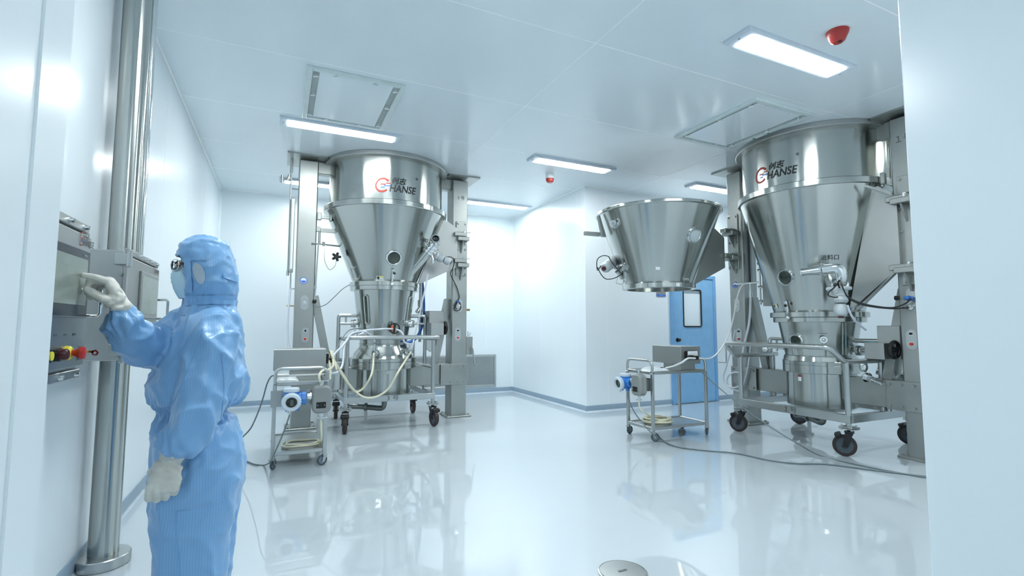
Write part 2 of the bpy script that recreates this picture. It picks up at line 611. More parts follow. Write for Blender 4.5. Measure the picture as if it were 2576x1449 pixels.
MB().box(((DX0 + DX1) / 2, y - 0.03, 0.004), (DX1 - DX0, 0.06, 0.008)).build('door_sill', 'cart_steel', dr)

# small grey and blue name plate beside the door
t = thing('door_plate', 'small grey plate with a blue strip left of the blue door', 'sign', (5.535, YD - 0.004, 1.785))
MB().box((0, 0, 0), (0.19, 0.006, 0.115), ch=0.002).build('plate', 'grey_paint', t)
MB().box((0, -0.004, -0.042), (0.188, 0.003, 0.028)).build('strip', 'sticker_blue', t)
text('------', 0.03, lambda u, v: V((u, -0.0062, -0.042 + v)), 'lettering', 'sticker_white', t)

# perforated return air grille low on the back wall
t = thing('return_air_grille', 'perforated steel air grille low on the back wall behind the left machine', 'grille', (2.955, YB - 0.001, 0.41))
gw, gh = 1.58, 0.60
m = MB()
for s in (-1, 1):
    m.box((s * (gw / 2 - .02), -0.010, 0), (0.04, 0.02, gh), ch=0.003)
    m.box((0, -0.010, s * (gh / 2 - .02)), (gw - .08, 0.02, 0.04), ch=0.003)
m.build('frame', 'cart_steel', t)
MB().box((0, -0.002, 0), (gw - .08, 0.003, gh - .08)).build('backing', 'dark_steel', t)
m = MB(); iw, ih = gw - .08, gh - .08; st = 0.030
def clip_bar(c, slope):
    # line z = slope*x + c inside the opening
    xsn = sorted([max(-iw / 2, min(iw / 2, (zz - c) / slope)) for zz in (-ih / 2, ih / 2)])
    if xsn[1] - xsn[0] > 0.01:
        p0 = V((xsn[0], -0.006, slope * xsn[0] + c)); p1 = V((xsn[1], -0.006, slope * xsn[1] + c))
        dd = (p1 - p0).normalized(); nn = V((-dd.z, 0, dd.x)) * 0.0045
        m.prism([p0 + nn, p1 + nn, p1 - nn, p0 - nn], (0, 0.002, 0))
k = -(iw + ih)
while k < iw + ih:
    clip_bar(k, 1.0); clip_bar(k, -1.0); k += st
o = m.build('mesh', 'cart_steel', t, smooth=False); o['kind'] = 'stuff'
# a second, smaller grille on the same wall, half hidden by the left machine
t2 = copy_tree(t); t2.location = (1.30, YB - 0.001, 0.41)
t2['label'] = 'second perforated air grille seen behind the trolley of the left machine'

# ------------------------------------------------------------------ ceiling lights
def lamp(x, y, label, power=1.0):
    t = thing('ceiling_light', label, 'ceiling light', (x, y, ZC), 0, 'flush ceiling light fittings')
    L, W, h = 1.24, 0.235, 0.032
    m = MB()
    def rr(l, w_, r, z):
        pts = []
        for cx, cy, a0 in ((l - r, w_ - r, 0), (-l + r, w_ - r, pi / 2), (-l + r, -w_ + r, pi), (l - r, -w_ + r, 3 * pi / 2)):
            for k in range(5):
                a = a0 + pi / 2 * k / 4
                pts.append(V((cx + r * cos(a), cy + r * sin(a), z)))
        return pts
    m.loft([rr(L / 2, W / 2, .012, -0.002), rr(L / 2, W / 2, .012, -h * .6), rr(L / 2 - .014, W / 2 - .012, .012, -h), rr(L / 2 - .075, W / 2 - .036, .01, -h)], True, False)
    m.build('housing', 'lamp_frame', t)
    m = MB()
    m.loft([rr(L / 2 - .075, W / 2 - .036, .01, -h + .002), rr(L / 2 - .078, W / 2 - .040, .01, -h - .004)], True, True)
    m.build('diffuser', 'lamp_glow', t, smooth=False)
    for s in (-1, 1):
        MB().cyl((s * (L / 2 - .035), 0, -h), (s * (L / 2 - .035), 0, -h - .003), 0.008, n=10).build('screw', 'grey_paint', t)
    return t
lamp(3.53, 2.41, 'glowing strip light high on the right, nearest to the camera, beside a red alarm')
lamp(0.55, 5.46, 'glowing strip light next to the ceiling hatch over the left machine')
lamp(3.39, 5.37, 'glowing strip light in mid ceiling above a small red and white alarm')
lamp(3.35, 7.74, 'glowing strip light at the far end just right of the left machine')
lamp(6.07, 5.40, 'glowing strip light between the loose hopper and the right machine')
lamp(0.55, 7.76, 'glowing strip light behind the left column of the left machine')
lamp(0.55, 2.40, 'glowing strip light just above the person at the panel, above the frame')
lamp(6.30, 2.41, 'glowing strip light over the right machine, hidden by the right jamb')
lamp(1.1, -1.3, 'unseen strip light added in the corridor behind the camera to brighten the jambs')  # added lamp out of view, lights the jambs from behind

# ceiling diffusers: a flange, a sunken channel and a plate held by wing studs
def hatch(x0, x1, y0, y1, label, sticker=False):
    cx, cy = (x0 + x1) / 2, (y0 + y1) / 2; w_, l_ = x1 - x0, y1 - y0
    t = thing('ceiling_diffuser', label, 'vent', (cx, cy, ZC), 0, 'white ceiling air diffusers')
    fl = 0.042; ch = 0.055
    m = MB()
    for s in (-1, 1):
        m.box((s * (w_ / 2 - fl / 2), 0, -0.015), (fl, l_, 0.028), ch=0.004)
        m.box((0, s * (l_ / 2 - fl / 2), -0.015), (w_ - 2 * fl, fl, 0.028), ch=0.004)
    m.build('flange', 'vent_white', t)
    m = MB(); m.box((0, 0, -0.004), (w_ - 2 * fl, l_ - 2 * fl, 0.004)); m.build('channel', 'vent_channel', t)
    m = MB(); m.box((0, 0, -0.012), (w_ - 2 * fl - 2 * ch, l_ - 2 * fl - .03, 0.012), ch=0.003); m.build('diffuser_plate', 'ceiling_paint', t)
    stud = None
    sx_ = w_ / 2 - fl - ch / 2; sy_ = l_ / 2 - fl - .02
    spots = [(s * sx_, f * sy_) for s in (-1, 1) for f in (-.88, -.1, .88)] + [(f * sx_, s * sy_) for s in (-1, 1) for f in (-.55, .45)]
    for px, py in spots:
        if stud is None:
            mm = MB(); mm.cyl((0, 0, -0.004), (0, 0, -0.032), 0.006, n=8)
            mm.box((0, 0, -0.032), (0.045, 0.014, 0.012), ch=0.003)
            stud = mm.mesh('wing_stud', 'white_plastic')
        place(stud, 'wing_stud', t, (px, py, 0), (0, 0, random.uniform(-.7, .7)))
    if sticker:
        m = MB(); m.box((w_ / 2 - fl / 2, 0.08, -0.030), (0.030, 0.10, 0.003)); m.build('sticker', 'sticker_white', t)
        m = MB(); m.box((w_ / 2 - fl / 2, 0.145, -0.0303), (0.030, 0.03, 0.003)); m.build('sticker', 'sticker_green', t)
        m = MB(); m.cyl((w_ / 2 - fl / 2, -0.03, -0.028), (w_ / 2 - fl / 2, -0.03, -0.0315), 0.012, n=16); m.build('sticker', 'sticker_green', t)
    return t
hatch(0.135, 0.935, 4.19, 5.27, 'square white ceiling diffuser held by wing studs above the left machine')
hatch(3.905, 4.725, 3.03, 4.08, 'square white ceiling diffuser with a green sticker in front of the right machine', True)

def alarm(x, y, red_all, label):
    t = thing('smoke_alarm', label, 'alarm', (x, y, ZC), 0, 'ceiling alarms')
    m = MB()
    if red_all:
        m.lathe([(0.085, -0.002), (0.085, -0.012), (0.001, -0.012)], n=32); m.build('base', 'white_plastic', t)
        m = MB(); m.lathe([(0.072, -0.012), (0.07, -0.03), (0.045, -0.085), (0.03, -0.095), (0.001, -0.095)], n=32); m.build('cap', 'alarm_red', t)
        m = MB(); m.cyl((-.01, -.02, -.094), (-.01, -.02, -.10), 0.014, n=12); m.build('lens', 'dark_red', t)
    else:
        m.lathe([(0.055, -0.002), (0.062, -0.03), (0.058, -0.06), (0.001, -0.06)], n=28); m.build('base', 'white_plastic', t)
        m = MB(); m.lathe([(0.057, -0.06), (0.05, -0.10), (0.035, -0.115), (0.001, -0.115)], n=28); m.build('cap', 'alarm_red', t)
alarm(3.53, 2.07, True, 'red cone shaped alarm on the ceiling beside the nearest right light')
alarm(3.35, 5.90, False, 'small white alarm with a red lower half on the ceiling by the middle light')

# round steel floor drain
t = thing('floor_drain', 'round steel drain cover set in the glossy floor at the bottom of the view', 'drain', (1.625, 2.13, 0.0))
m = MB(); m.lathe([(0.125, 0.0005), (0.125, 0.004), (0.118, 0.006), (0.118, 0.003), (0.001, 0.003)], n=40); m.build('rim', 'cart_steel', t)
m = MB(); m.lathe([(0.114, 0.003), (0.114, 0.007), (0.02, 0.009), (0.001, 0.009)], n=40); m.build('cover', 'cart_steel', t)
MB().box((0, 0, 0.010), (0.05, 0.014, 0.004), ch=0.002).build('grip', 'dark_steel', t)

# ------------------------------------------------------------------ the two fluid bed machines
# local frame of a machine: origin on the floor under its axis, x along the line of its columns, -y its front
def polar(r, ang, z):
    return V((r * sin(ang), -r * cos(ang), z))

def on_cyl(r, ang0, z0, off=0.0012):
    return lambda u, v: polar(r + off, ang0 + u / r, z0 + v)

def bolts(pts, parent, axis='y'):
    rot = {'y': (pi / 2, 0, 0), 'z': (0, 0, 0)}[axis]
    for p in pts:
        place(bolt_mesh(), 'bolt', parent, p, rot)

def logo(parent, r, ang, z, s):
    """red open ring crossed by red and blue dashes, two characters over the word HANSE"""
    f = on_cyl(r, ang, z)
    m = MB()
    def band(poly):
        m.add([f(u, v) for u, v in poly], [tuple(range(len(poly)))])
    n = 26; a0, a1 = R(38), R(318)
    c0 = (-0.152 * s, 0.0)
    for k in range(n):
        t0, t1 = a0 + (a1 - a0) * k / n, a0 + (a1 - a0) * (k + 1) / n
        def q(t, rr): return (c0[0] + rr * s * .96 * cos(t) + rr * .12 * s * sin(t), c0[1] + rr * s * sin(t))
        i0 = 0.076 - 0.010 * abs(cos(t0 / 2)); i1 = 0.076 - 0.010 * abs(cos(t1 / 2))
        band([q(t0, i0), q(t0, .092), q(t1, .092), q(t1, i1)])
    def dash(u, v, w_, mb):
        P = [(u, v - .006), (u + w_, v - .006), (u + w_ + .006, v + .006), (u + .006, v + .006)]
        mb.add([f(a * s, b * s) for a, b in P], [(0, 1, 2, 3)])
    dash(-.115, .026, .055, m); dash(-.180, .010, .060, m)
    me = m.mesh('emblem', 'logo_red', smooth=False)
    place(me, 'emblem', parent)['label'] = 'red open ring emblem'
    m = MB()
    dash(-.140, -.006, .075, m); dash(-.175, -.026, .045, m)
    place(m.mesh('emblem_dashes', 'logo_blue', smooth=False), 'emblem_dashes', parent)
    text('HANSE', 0.122 * s, f, 'lettering', 'logo_black', parent, offset=0.0022 * s, shear=0.2, xs=0.86, dx=0.088 * s, dy=-0.035 * s)
    text('创志', 0.088 * s, f, 'lettering', 'logo_black', parent, offset=0.0020 * s, shear=0.2, dx=0.036 * s, dy=0.058 * s)

def button_plate(parent, x, y, z, h, items):
    m = MB(); w_ = 0.045
    pts = []
    for k in range(13):
        t = pi * k / 12; pts.append(V((x + w_ * cos(t), y, z + h / 2 + w_ * sin(t))))
    for k in range(13):
        t = pi + pi * k / 12; pts.append(V((x + w_ * cos(t), y, z - h / 2 + w_ * sin(t))))
    m.prism(pts, (0, -0.004, 0))
    p = m.build('button_plate', 'cart_steel', parent)
    for dz, mt, r in items:
        b = MB(); b.cyl((x, y - .004, z + dz), (x, y - .010, z + dz), r + .007, n=16); b.build('bezel_ring', 'chrome', p)
        b = MB(); b.cyl((x, y - .010, z + dz), (x, y - .022, z + dz), r, r * .85, n=14); b.build('push_button', mt, p)

def hinge_bracket(parent, x, y, z):
    m = MB()
    m.box((x, y - 0.055, z), (0.17, 0.13, 0.055), ch=0.006)
    m.build('hinge_bracket', 'frame_steel', parent)
    m = MB(); m.prism([(x - .009, y, z - .03), (x - .009, y - .10, z - .03), (x - .009, y, z - .20)], (0.018, 0, 0))
    m.build('gusset', 'frame_steel', parent)

def machine(loc, rz, num, label, colx, low, hinges_left, hinges_right, side):
    root = thing('fluid_bed_machine', label, 'machine', loc, rz, 'fluid bed machines')
    yf = -0.11                                     # front face of the columns
    for s, cx in ((-1, colx[0]), (1, colx[1])):
        c = MB().box((cx, yf + .13, 1.665), (0.225, 0.26, 3.33 - .02), ch=0.012).build('column', 'frame_steel', root)
        MB().box((cx, yf + .13, 0.011), (0.35, 0.36, 0.022), ch=0.004).build('base_plate', 'frame_steel', c)
        bolts([(cx + a, yf + .13 + b, 0.022) for a in (-.145, .145) for b in (-.15, .15)], c, 'z')
        MB().box((cx + s * .02, yf + .15, 3.348), (0.46, 0.56, 0.018)).build('ceiling_plate', 'frame_steel', root)
        # drum bracket and diagonal brace
        MB().box((cx - s * .19, yf + .12, 3.255), (0.19, 0.12, 0.15), ch=0.006).build('drum_bracket', 'frame_steel', root)
        a = V((cx - s * .12, yf + .15, 1.62)); b = V((cx - s * .31, yf + .15, 0.72))
        dd = (b - a).normalized(); nn = V((-dd.z, 0, dd.x)) * .045
        MB().prism([a + nn - V((0, .05, 0)), b + nn - V((0, .05, 0)), b - nn - V((0, .05, 0)), a - nn - V((0, .05, 0))], (0, .10, 0)).build('diagonal_brace', 'frame_steel', root)
        # beam joint plate with two rows of bolts
        jp = MB().box((cx - s * .075, yf - .010, 0.585), (0.375, 0.018, 0.285), ch=0.003).build('joint_plate', 'frame_steel', c)
        bolts([(cx - s * .075 + a, yf - .019, 0.585 + b) for a in (-.15, -.045, .06, .15) for b in (-.105, .105)], jp)
        # controls on the column front
        button_plate(c, cx - s * .02, yf - .0, 1.13, 0.10, [(0.055, 'black_plastic', .014), (-0.045, 'red', .016)])
        button_plate(c, cx, yf - .0, 1.53, 0.09, [(0.0, 'chrome', .016)])
        # backing plate of the hinges
        hs = hinges_left if s < 0 else hinges_right
        if hs:
            zt, zb = hs[0] + .20, hs[-1] - .20
            bp = MB().box((cx + s * .02, yf - .010, (zt + zb) / 2), (0.165, 0.018, zt - zb), ch=0.003).build('hinge_plate', 'frame_steel', c)
            zz = [zt - .03, hs[0] - .12, (hs[0] + hs[-1]) / 2 - .01, zb + .12, zb + .03]
            bolts([(cx + s * .02 + a, yf - .019, z) for z in zz for a in (-.055, .055)], bp)
            for z in hs: hinge_bracket(c, cx + s * .01, yf - .018, z - .06)
        text(num, 0.062 if num[0] == '3' else 0.085, lambda u, v: V((cx + .01 + u, yf - .0015, 3.06 if num[0] == '3' else 3.09) ) + V((0, 0, v)), 'lettering', 'etch_light', c, offset=.0015) if s > 0 else None
        m = MB(); m.cyl((cx - .02, yf, 1.80), (cx - .02, yf - .003, 1.80), 0.042, n=24)
        if s < 0:
            st = m.build('round_sticker', 'sticker_blue', c); st['label'] = 'blue round sticker'
            MB().cyl((cx - .02, yf - .003, 1.80), (cx - .02, yf - .004, 1.80), 0.034, n=24).build('sticker_face', 'sticker_white', st)
            mm = MB(); mm.prism([V((cx - .02 + .028 * cos(t), yf - .004, 1.80 + .028 * sin(t))) for t in [pi + pi * k / 12 for k in range(13)]], (0, -.0015, 0))
            mm.build('sticker_print', 'sticker_blue', st)
    # filter drum hung from the ceiling
    m = MB(); m.lathe([(0.735, 2.765), (0.735, 3.338)], n=96)
    drum = m.build('filter_drum', 'brushed', root)
    m = MB(); m.lathe([(0.60, 2.700), (0.792, 2.700), (0.798, 2.706), (0.798, 2.762), (0.792, 2.768), (0.70, 2.768)], n=96)
    m.build('drum_flange', 'brushed', drum)
    m = MB(); m.lathe([(0.730, 3.306), (0.800, 3.306), (0.806, 3.312), (0.806, 3.3555), (0.730, 3.3555)], n=96)
    m.build('ceiling_ring', 'cabinet_steel', drum)
    logo(drum, 0.736, R(-3) if num[0] == '3' else R(3.5), 2.945, 1.0 if num[0] == '3' else 0.97)
    text('®', 0.042, on_cyl(0.737, R(18.3) if num[0] == '3' else R(23.8), 3.07), 'lettering', 'logo_black', drum)
    # cross beam behind the trolley
    MB().box(((colx[0] + colx[1]) / 2, yf + .10, 0.585), (colx[1] - colx[0] - .2, 0.16, 0.275), ch=0.006).build('cross_beam', 'frame_steel', root)
    # lower plenum between beam and trolley
    r_, zt, fr = low
    m = MB(); m.lathe([(0.001, 0.285), (0.10, 0.29), (0.22, 0.315), (r_ - .02, 0.355), (r_, 0.375), (r_, zt - .09)], n=80)
    pl = m.build('plenum', 'brushed', root)
    m = MB(); m.lathe([(r_, zt - .09), (fr, zt - .09), (fr + .004, zt - .085), (fr + .004, zt - .004), (fr, zt), (fr - .1, zt)], n=80)
    m.build('plenum_flange', 'brushed', pl)
    # drain pipe under the plenum
    m = MB(); m.tube(fillet([(0.02, -.02, 0.30), (0.02, -.02, 0.165), (-0.20, 0.06, 0.19), (-0.42, 0.16, 0.20)], 0.075), 0.034, 14)
    m.cyl((0.02, -.02, .27), (0.02, -.02, .285), .06, n=20)
    m.cyl((-0.185, .055, .189), (-0.215, .066, .191), .052, n=18).cyl((-.40, .153, .2), (-.43, .164, .2), .052, n=18)
    dp = m.build('drain_pipe', 'dark_steel', pl)
    m = MB(); m.cyl((-.20, .06, .19), (-.20, .06, .02), .02, n=12).cyl((-.20, .06, .02), (-.20, .06, .0), .045, n=16); m.build('pipe_foot', 'cart_steel', pl)
    # label on the plenum
    f = on_cyl(r_, R(-2), 0.68)
    m = MB()
    k = 6
    for (v0, v1, mt) in ((-.03, .015, 'sticker_white'), (.015, .032, 'alarm_red')):
        m = MB()
        for i in range(k):
            u0, u1 = -.019 + .038 * i / k, -.019 + .038 * (i + 1) / k
            m.add([f(u0, v0), f(u1, v0), f(u1, v1), f(u0, v1)], [(0, 1, 2, 3)])
        m.build('warning_label', mt, pl, smooth=False)
    side(root, colx, yf)
    return root

def side_left_machine(root, colx, yf):
    x = colx[0]
    # sight gauge and stand pipe on the outer side of the left column
    m = MB()
    m.box((x - .165, yf + .06, 2.36), (0.045, 0.06, 0.92), ch=0.004)
    g = m.build('level_gauge', 'frame_steel', root)
    MB().box((x - .165, yf + .028, 2.36), (0.026, 0.006, 0.84)).build('gauge_glass', 'sticker_white', g)
    m = MB()
    m.tube([(x - .20, yf + .08, 1.88), (x - .20, yf + .08, 3.16)], .010, 8)
    m.tube([(x - .115, yf + .08, 1.7), (x - .165, yf + .08, 1.7), (x - .165, yf + .08, 1.90)], .009, 8)
    m.tube([(x - .115, yf + .08, 2.95), (x - .20, yf + .08, 2.95)], .009, 8)
    m.tube([(x - .20, yf + .08, 3.05), (x - .30, yf + .05, 3.05)], .009, 8)
    m.cyl((x - .30, yf + .05, 3.0), (x - .30, yf + .05, 3.10), .016, n=12).cyl((x - .24, yf + .07, 3.05), (x - .22, yf + .07, 3.12), .016, n=12)
    m.cyl((x - .20, yf + .08, 1.86), (x - .20, yf + .08, 1.92), .017, n=12)
    m.tube([(x - .20, yf + .08, 3.15), (x - .20, yf + .08, 3.34)], .018, 8)
    m.build('gauge_piping', 'cart_steel', root)
    m = MB(); m.tube(spline([(x - .165, yf + .08, 1.7), (x - .18, yf + .05, 1.35), (x - .17, yf + .04, 1.05), (x - .10, yf + .0, .83)]), .013, 8)
    m.build('air_hose', 'hose_clear', root)
    MB().box((x - .17, yf + .10, .86), (.12, .1, .11), ch=.004).build('junction_box', 'grey_paint', root)
    m = MB(); m.cyl((x - .115, yf + .1, 1.49), (x - .2, yf + .1, 1.49), .008, n=10); m.build('tap', 'brass', root)
    # arms, latch and hanging rod on the inner side of the left column
    m = MB()
    m.box((x + .135, yf - .02, 2.61), (.05, .06, .09), ch=.006).box((x + .22, yf - .03, 2.60), (.13, .035, .035), ch=.004).box((x + .27, yf - .04, 2.60), (.03, .06, .09), ch=.008)
    m.build('latch', 'frame_steel', root)
    m = MB()
    m.box((x + .13, yf, 2.45), (.05, .05, .06), ch=.004).box((x + .28, yf + .02, 2.445), (.28, .02, .05), ch=.003)
    m.tube([(x + .145, yf, 2.44), (x + .145, yf, 2.27)], .015, 10)
    m.tube([(x + .06, yf - .02, 2.27), (x + .40, yf + .10, 2.27)], .011, 8)
    m.cyl((x + .20, yf + .03, 2.25), (x + .20, yf + .03, 2.30), .016, n=10)
    m.build('swing_arm', 'frame_steel', root)
    m = MB(); m.tube([(x + .135, yf - .03, 2.27), (x + .112, yf - .03, 1.56)], .009, 8); m.cyl((x + .115, yf - .03, 1.70), (x + .115, yf - .03, 1.74), .014, n=10)
    rd = m.build('hanging_rod', 'cart_steel', root)
    MB().sphere((x + .111, yf - .03, 1.545), .026, 14, 10).build('ball_knob', 'black_plastic', rd)
    m = MB()
    for k in range(5):
        t = 2 * pi * k / 5
        m.cyl((x + .355, yf + .02, 2.12), (x + .355 + .055 * cos(t), yf + .0, 2.12 + .055 * sin(t)), .02, .015, n=10)
    m.cyl((x + .355, yf + .05, 2.12), (x + .355, yf - .02, 2.12), .028, n=14)
    m.build('clamp_knob', 'black_plastic', root)
    m = MB(); m.tube(spline([(x + .22, yf + .03, 2.27), (x + .21, yf - .02, 2.08), (x + .27, yf - .03, 1.95), (x + .34, yf, 2.0), (x + .36, yf + .02, 2.1)]), .004, 6); m.build('safety_wire', 'cart_steel', root)
    # crank box on the right column, brass tap
    x = colx[1]
    c = MB().box((x + .17, yf + .10, .97), (.10, .12, .26), ch=.006).build('crank_box', 'frame_steel', root)
    m = MB()
    m.tube(fillet([(x + .20, yf + .03, .93), (x + .20, yf - .02, .93), (x + .225, yf - .02, .70), (x + .225, yf - .09, .70)], .02), .010, 8); m.build('crank', 'cart_steel', c)
    m = MB(); m.tube([(x + .17, yf + .1, 1.10), (x + .16, yf + .09, 1.17)], .008, 8).tube([(x + .19, yf + .1, 1.10), (x + .20, yf + .1, 1.15)], .008, 8); m.build('fitting', 'chrome', c)
    m = MB(); m.cyl((x + .11, yf + .1, 1.47), (x + .19, yf + .1, 1.47), .010, n=10).box((x + .17, yf + .1, 1.485), (.05, .012, .012)); m.build('tap', 'brass', root)

def side_right_machine(root, colx, yf):
    x = colx[0]
    # tall dust pocket on the inner side of the left column, with fittings
    m = MB(); m.prism([(x + .47, yf - .10, 1.50), (x + .60, yf - .10, 1.50), (x + .60, yf - .10, 1.60), (x + .50, yf - .10, 2.03), (x + .47, yf - .10, 2.06)], (0, .12, 0))
    p = m.build('side_pocket', 'frame_steel', root)
    m = MB()
    for z in (1.56, 1.74, 1.95, 2.03): m.cyl((x + .45, yf - .08, z), (x + .40, yf - .08, z), .018, n=12)
    m.tube([(x + .42, yf - .08, 1.52), (x + .42, yf - .08, 2.07)], .012, 8)
    m.build('manifold', 'chrome', p)
    m = MB(); m.tube([(x + .06, yf - .07, 1.80), (x + .41, yf - .08, 1.80)], .010, 8).tube([(x + .27, yf - .07, 1.80), (x + .27, yf - .07, 1.62)], .010, 8)
    m.cyl((x + .27, yf - .07, 1.70), (x + .27, yf - .07, 1.62), .018, n=12).cyl((x + .15, yf - .07, 1.80), (x + .20, yf - .07, 1.80), .016, n=12)
    m.build('gas_pipe', 'chrome', root)
    m = MB(); m.tube(spline([(x + .27, yf - .07, 1.62), (x + .26, yf - .10, 1.30), (x + .19, yf - .14, .95), (x + .13, yf - .13, .65)]), .014, 8); m.build('drop_hose', 'hose_clear', root)
    m = MB(); m.tube(fillet([(x - .10, yf - .0, .98), (x - .13, yf - .08, .98), (x - .13, yf - .08, .77), (x - .24, yf - .10, .77)], .02), .010, 8); m.build('crank', 'cart_steel', root)
    m = MB(); m.box((x + .128, yf + .03, 2.30), (.03, .03, .95)).box((x + .128, yf + .12, 2.30), (.03, .03, .95)).box((x + .118, yf + .075, 2.30), (.012, .09, .95))
    m.build('guide_rail', 'dark_steel', root)
    # main duct rising behind the hopper
    x = colx[1]
    m = MB()
    m.tube([(x - .28, .42, 0.95), (x - .28, .42, 3.33)], .075, 24)
    m.tube([(x - .12, .36, 0.80), (x - .12, .36, 2.4)], .040, 18)
    d = m.build('air_duct', 'brushed', root)
    m = MB(); m.tube(fillet([(x - .45, .10, .80), (x - .28, .16, .74), (x - .12, .36, .70), (x - .12, .36, .85)], .07), .050, 16); m.build('duct_elbow', 'chrome', root)
    m = MB(); m.cyl((x + .0, yf, 1.52), (x + .0, yf - .05, 1.52), .026, n=14).cyl((x + .0, yf - .05, 1.52), (x - .03, yf - .07, 1.525), .018, n=12); m.build('plug', 'hose_blue', root)
    m = MB(); m.cyl((x + .0, yf, 1.435), (x + .0, yf - .03, 1.435), .022, n=14).cyl((x + .0, yf - .03, 1.435), (x - .06, yf - .04, 1.435), .010, n=10); m.build('plug', 'chrome', root)
    m = MB(); m.cyl((x - .10, yf - .02, 1.53), (x - .13, yf - .02, 1.53), .022, n=12); m.build('stop_button', 'black_plastic', root)

M3C, M1C = (1.26, 6.68, 0.0), (5.58, 3.64, 0.0)
mach3 = machine(M3C, 0.0, '3 号', 'stainless fluid bed machine in the middle left, between two square columns', (-0.99, 1.01), (0.358, 0.79, 0.42), [], [2.52, 2.15], side_left_machine)
mach1 = machine(M1C, -pi / 2, '１号', 'stainless fluid bed machine at the far right, half behind the white jamb', (-1.01, 0.99), (0.345, 0.83, 0.372), [2.54, 2.21], [2.52, 1.85], side_right_machine)

# ------------------------------------------------------------------ conical hoppers
def sight_glass(parent, p, nrm, r, glass):
    """ring with a rim and a domed pane, facing along nrm"""
    rot = V((0, 0, 1)).rotation_difference(V(nrm)).to_matrix()
    m = MB(); m.lathe([(r + .022, -.03), (r + .022, .018), (r + .016, .026), (r + .004, .026), (r, .020), (r, .0)], p, 40, rot)
    o = m.build('sight_glass', 'chrome', parent)
    m = MB(); m.lathe([(r, .012), (r * .6, .016), (.001, .017)], p, 36, rot)
    m.build('glass', glass, o)
    return o

def hopper(name, label, loc, rz, z0, r0, z1, r1, rimmed, sight, sight_ang, sight_z, glass, hinge, plate, hinge_z):
    t = thing(name, label, 'hopper', loc, rz, 'conical steel hoppers')
    k = (r1 - r0) / (z1 - z0)
    rad = lambda z: r0 + k * (z - z0)
    prof = [(r0, z0), (r1, z1)]
    if rimmed:
        prof = [(r0 - .006, z0 - .05), (r0, z0)] + [(r0 + (r1 - r0) * i / 8, z0 + (z1 - z0) * i / 8) for i in range(1, 9)] + [(r1 - .012, z1), (r0 - .012, z0), (r0 - .012, z0 - .05)]
        m = MB(); m.lathe(prof, n=110, closed=True)
    else:
        m = MB(); m.lathe([(r0 + (r1 - r0) * i / 8, z0 + (z1 - z0) * i / 8) for i in range(9)], n=110)
    shell = m.build('cone_shell', 'brushed', t)
    m = MB(); fr = r0 + .038
    m.lathe([(r0 - .02, z0 - .048), (fr, z0 - .048), (fr + .004, z0 - .044), (fr + .004, z0 + .006), (fr, z0 + .010), (r0 - .01, z0 + .010)], n=96, closed=rimmed)
    m.build('lower_flange', 'brushed', t)
    if rimmed:
        m = MB(); m.lathe([(r1 - .02, z1 - .028), (r1 + .012, z1 - .028), (r1 + .018, z1 - .022), (r1 + .018, z1 + .004), (r1 + .010, z1 + .010), (r1 - .02, z1 + .010)], n=110, closed=True)
        m.build('rim', 'brushed', t)
    for ang, z in zip(sight_ang, sight_z):
        slope = math.atan(k)
        nrm = V((sin(ang) * cos(slope), -cos(ang) * cos(slope), -sin(slope)))
        sight_glass(t, polar(rad(z), ang, z), nrm, sight, glass)
    # hinge wing: two sheets closed by a bent edge
    pts, off = plate
    m = MB(); m.prism(pts, off)
    wing = m.build('hinge_wing', 'cabinet_steel', t)
    hx, hy = hinge
    for z in hinge_z:
        m = MB()
        m.box((hx, hy, z), (0.15, 0.085, 0.055), ch=0.006)
        m.cyl((hx + .075, hy, z - .0275), (hx + .075, hy, z + .0275), 0.0425, n=20)
        a = m.build('hinge_arm', 'frame_steel', t)
        m = MB(); m.cyl((hx + .075, hy, z + .0275), (hx + .075, hy, z + .045), .020, n=14)
        m.tube([(hx + .06, hy, z + .036), (hx + .16, hy - .01, z + .036)], .009, 8)
        m.build('hinge_pin', 'chrome', a)
    return t, rad

def patch(parent, name, mat, rad, ang, z, w_, h, k=5, off=.004):
    m = MB()
    for i in range(k):
        u0, u1 = -w_ / 2 + w_ * i / k, -w_ / 2 + w_ * (i + 1) / k
        q = []
        for u, v in ((u0, -h / 2), (u1, -h / 2), (u1, h / 2), (u0, h / 2)):
            r = rad(z + v) + off
            q.append(polar(r, ang + u / r, z + v))
        m.add(q, [(0, 1, 2, 3)])
    return m.build(name, mat, parent, smooth=False)

def cone_text(parent, s, size, rad, ang, z):
    def f(u, v):
        r = rad(z + v) + .003
        return polar(r, ang + u / r, z + v)
    text(s, size, f, 'lettering', 'etch', parent, offset=.001)

def caution(parent, rad, ang, z):
    patch(parent, 'sticker', 'sticker_white', rad, ang, z, .085, .045)
    patch(parent, 'sticker', 'yellow', rad, ang + .035 / rad(z) * .6, z + .012, .040, .012, off=.0055)
    patch(parent, 'sticker', 'logo_black', rad, ang - .022 / rad(z), z, .026, .032, off=.0055)

def latch(parent, rad, ang, z):
    m = MB()
    p0, p1 = polar(rad(z) + .02, ang, z), polar(rad(z - .16) + .035, ang + .01, z - .16)
    m.tube([p0, p1], [.017, .014], 10)
    o = m.build('latch', 'chrome', parent)
    MB().sphere(polar(rad(z) + .045, ang + .03, z - .05), .017, 12, 8).build('latch_knob', 'black_plastic', o)
    MB().sphere(p1 + V((0, 0, -.02)), .022, 12, 8).build('latch_tip', 'white_plastic', o)

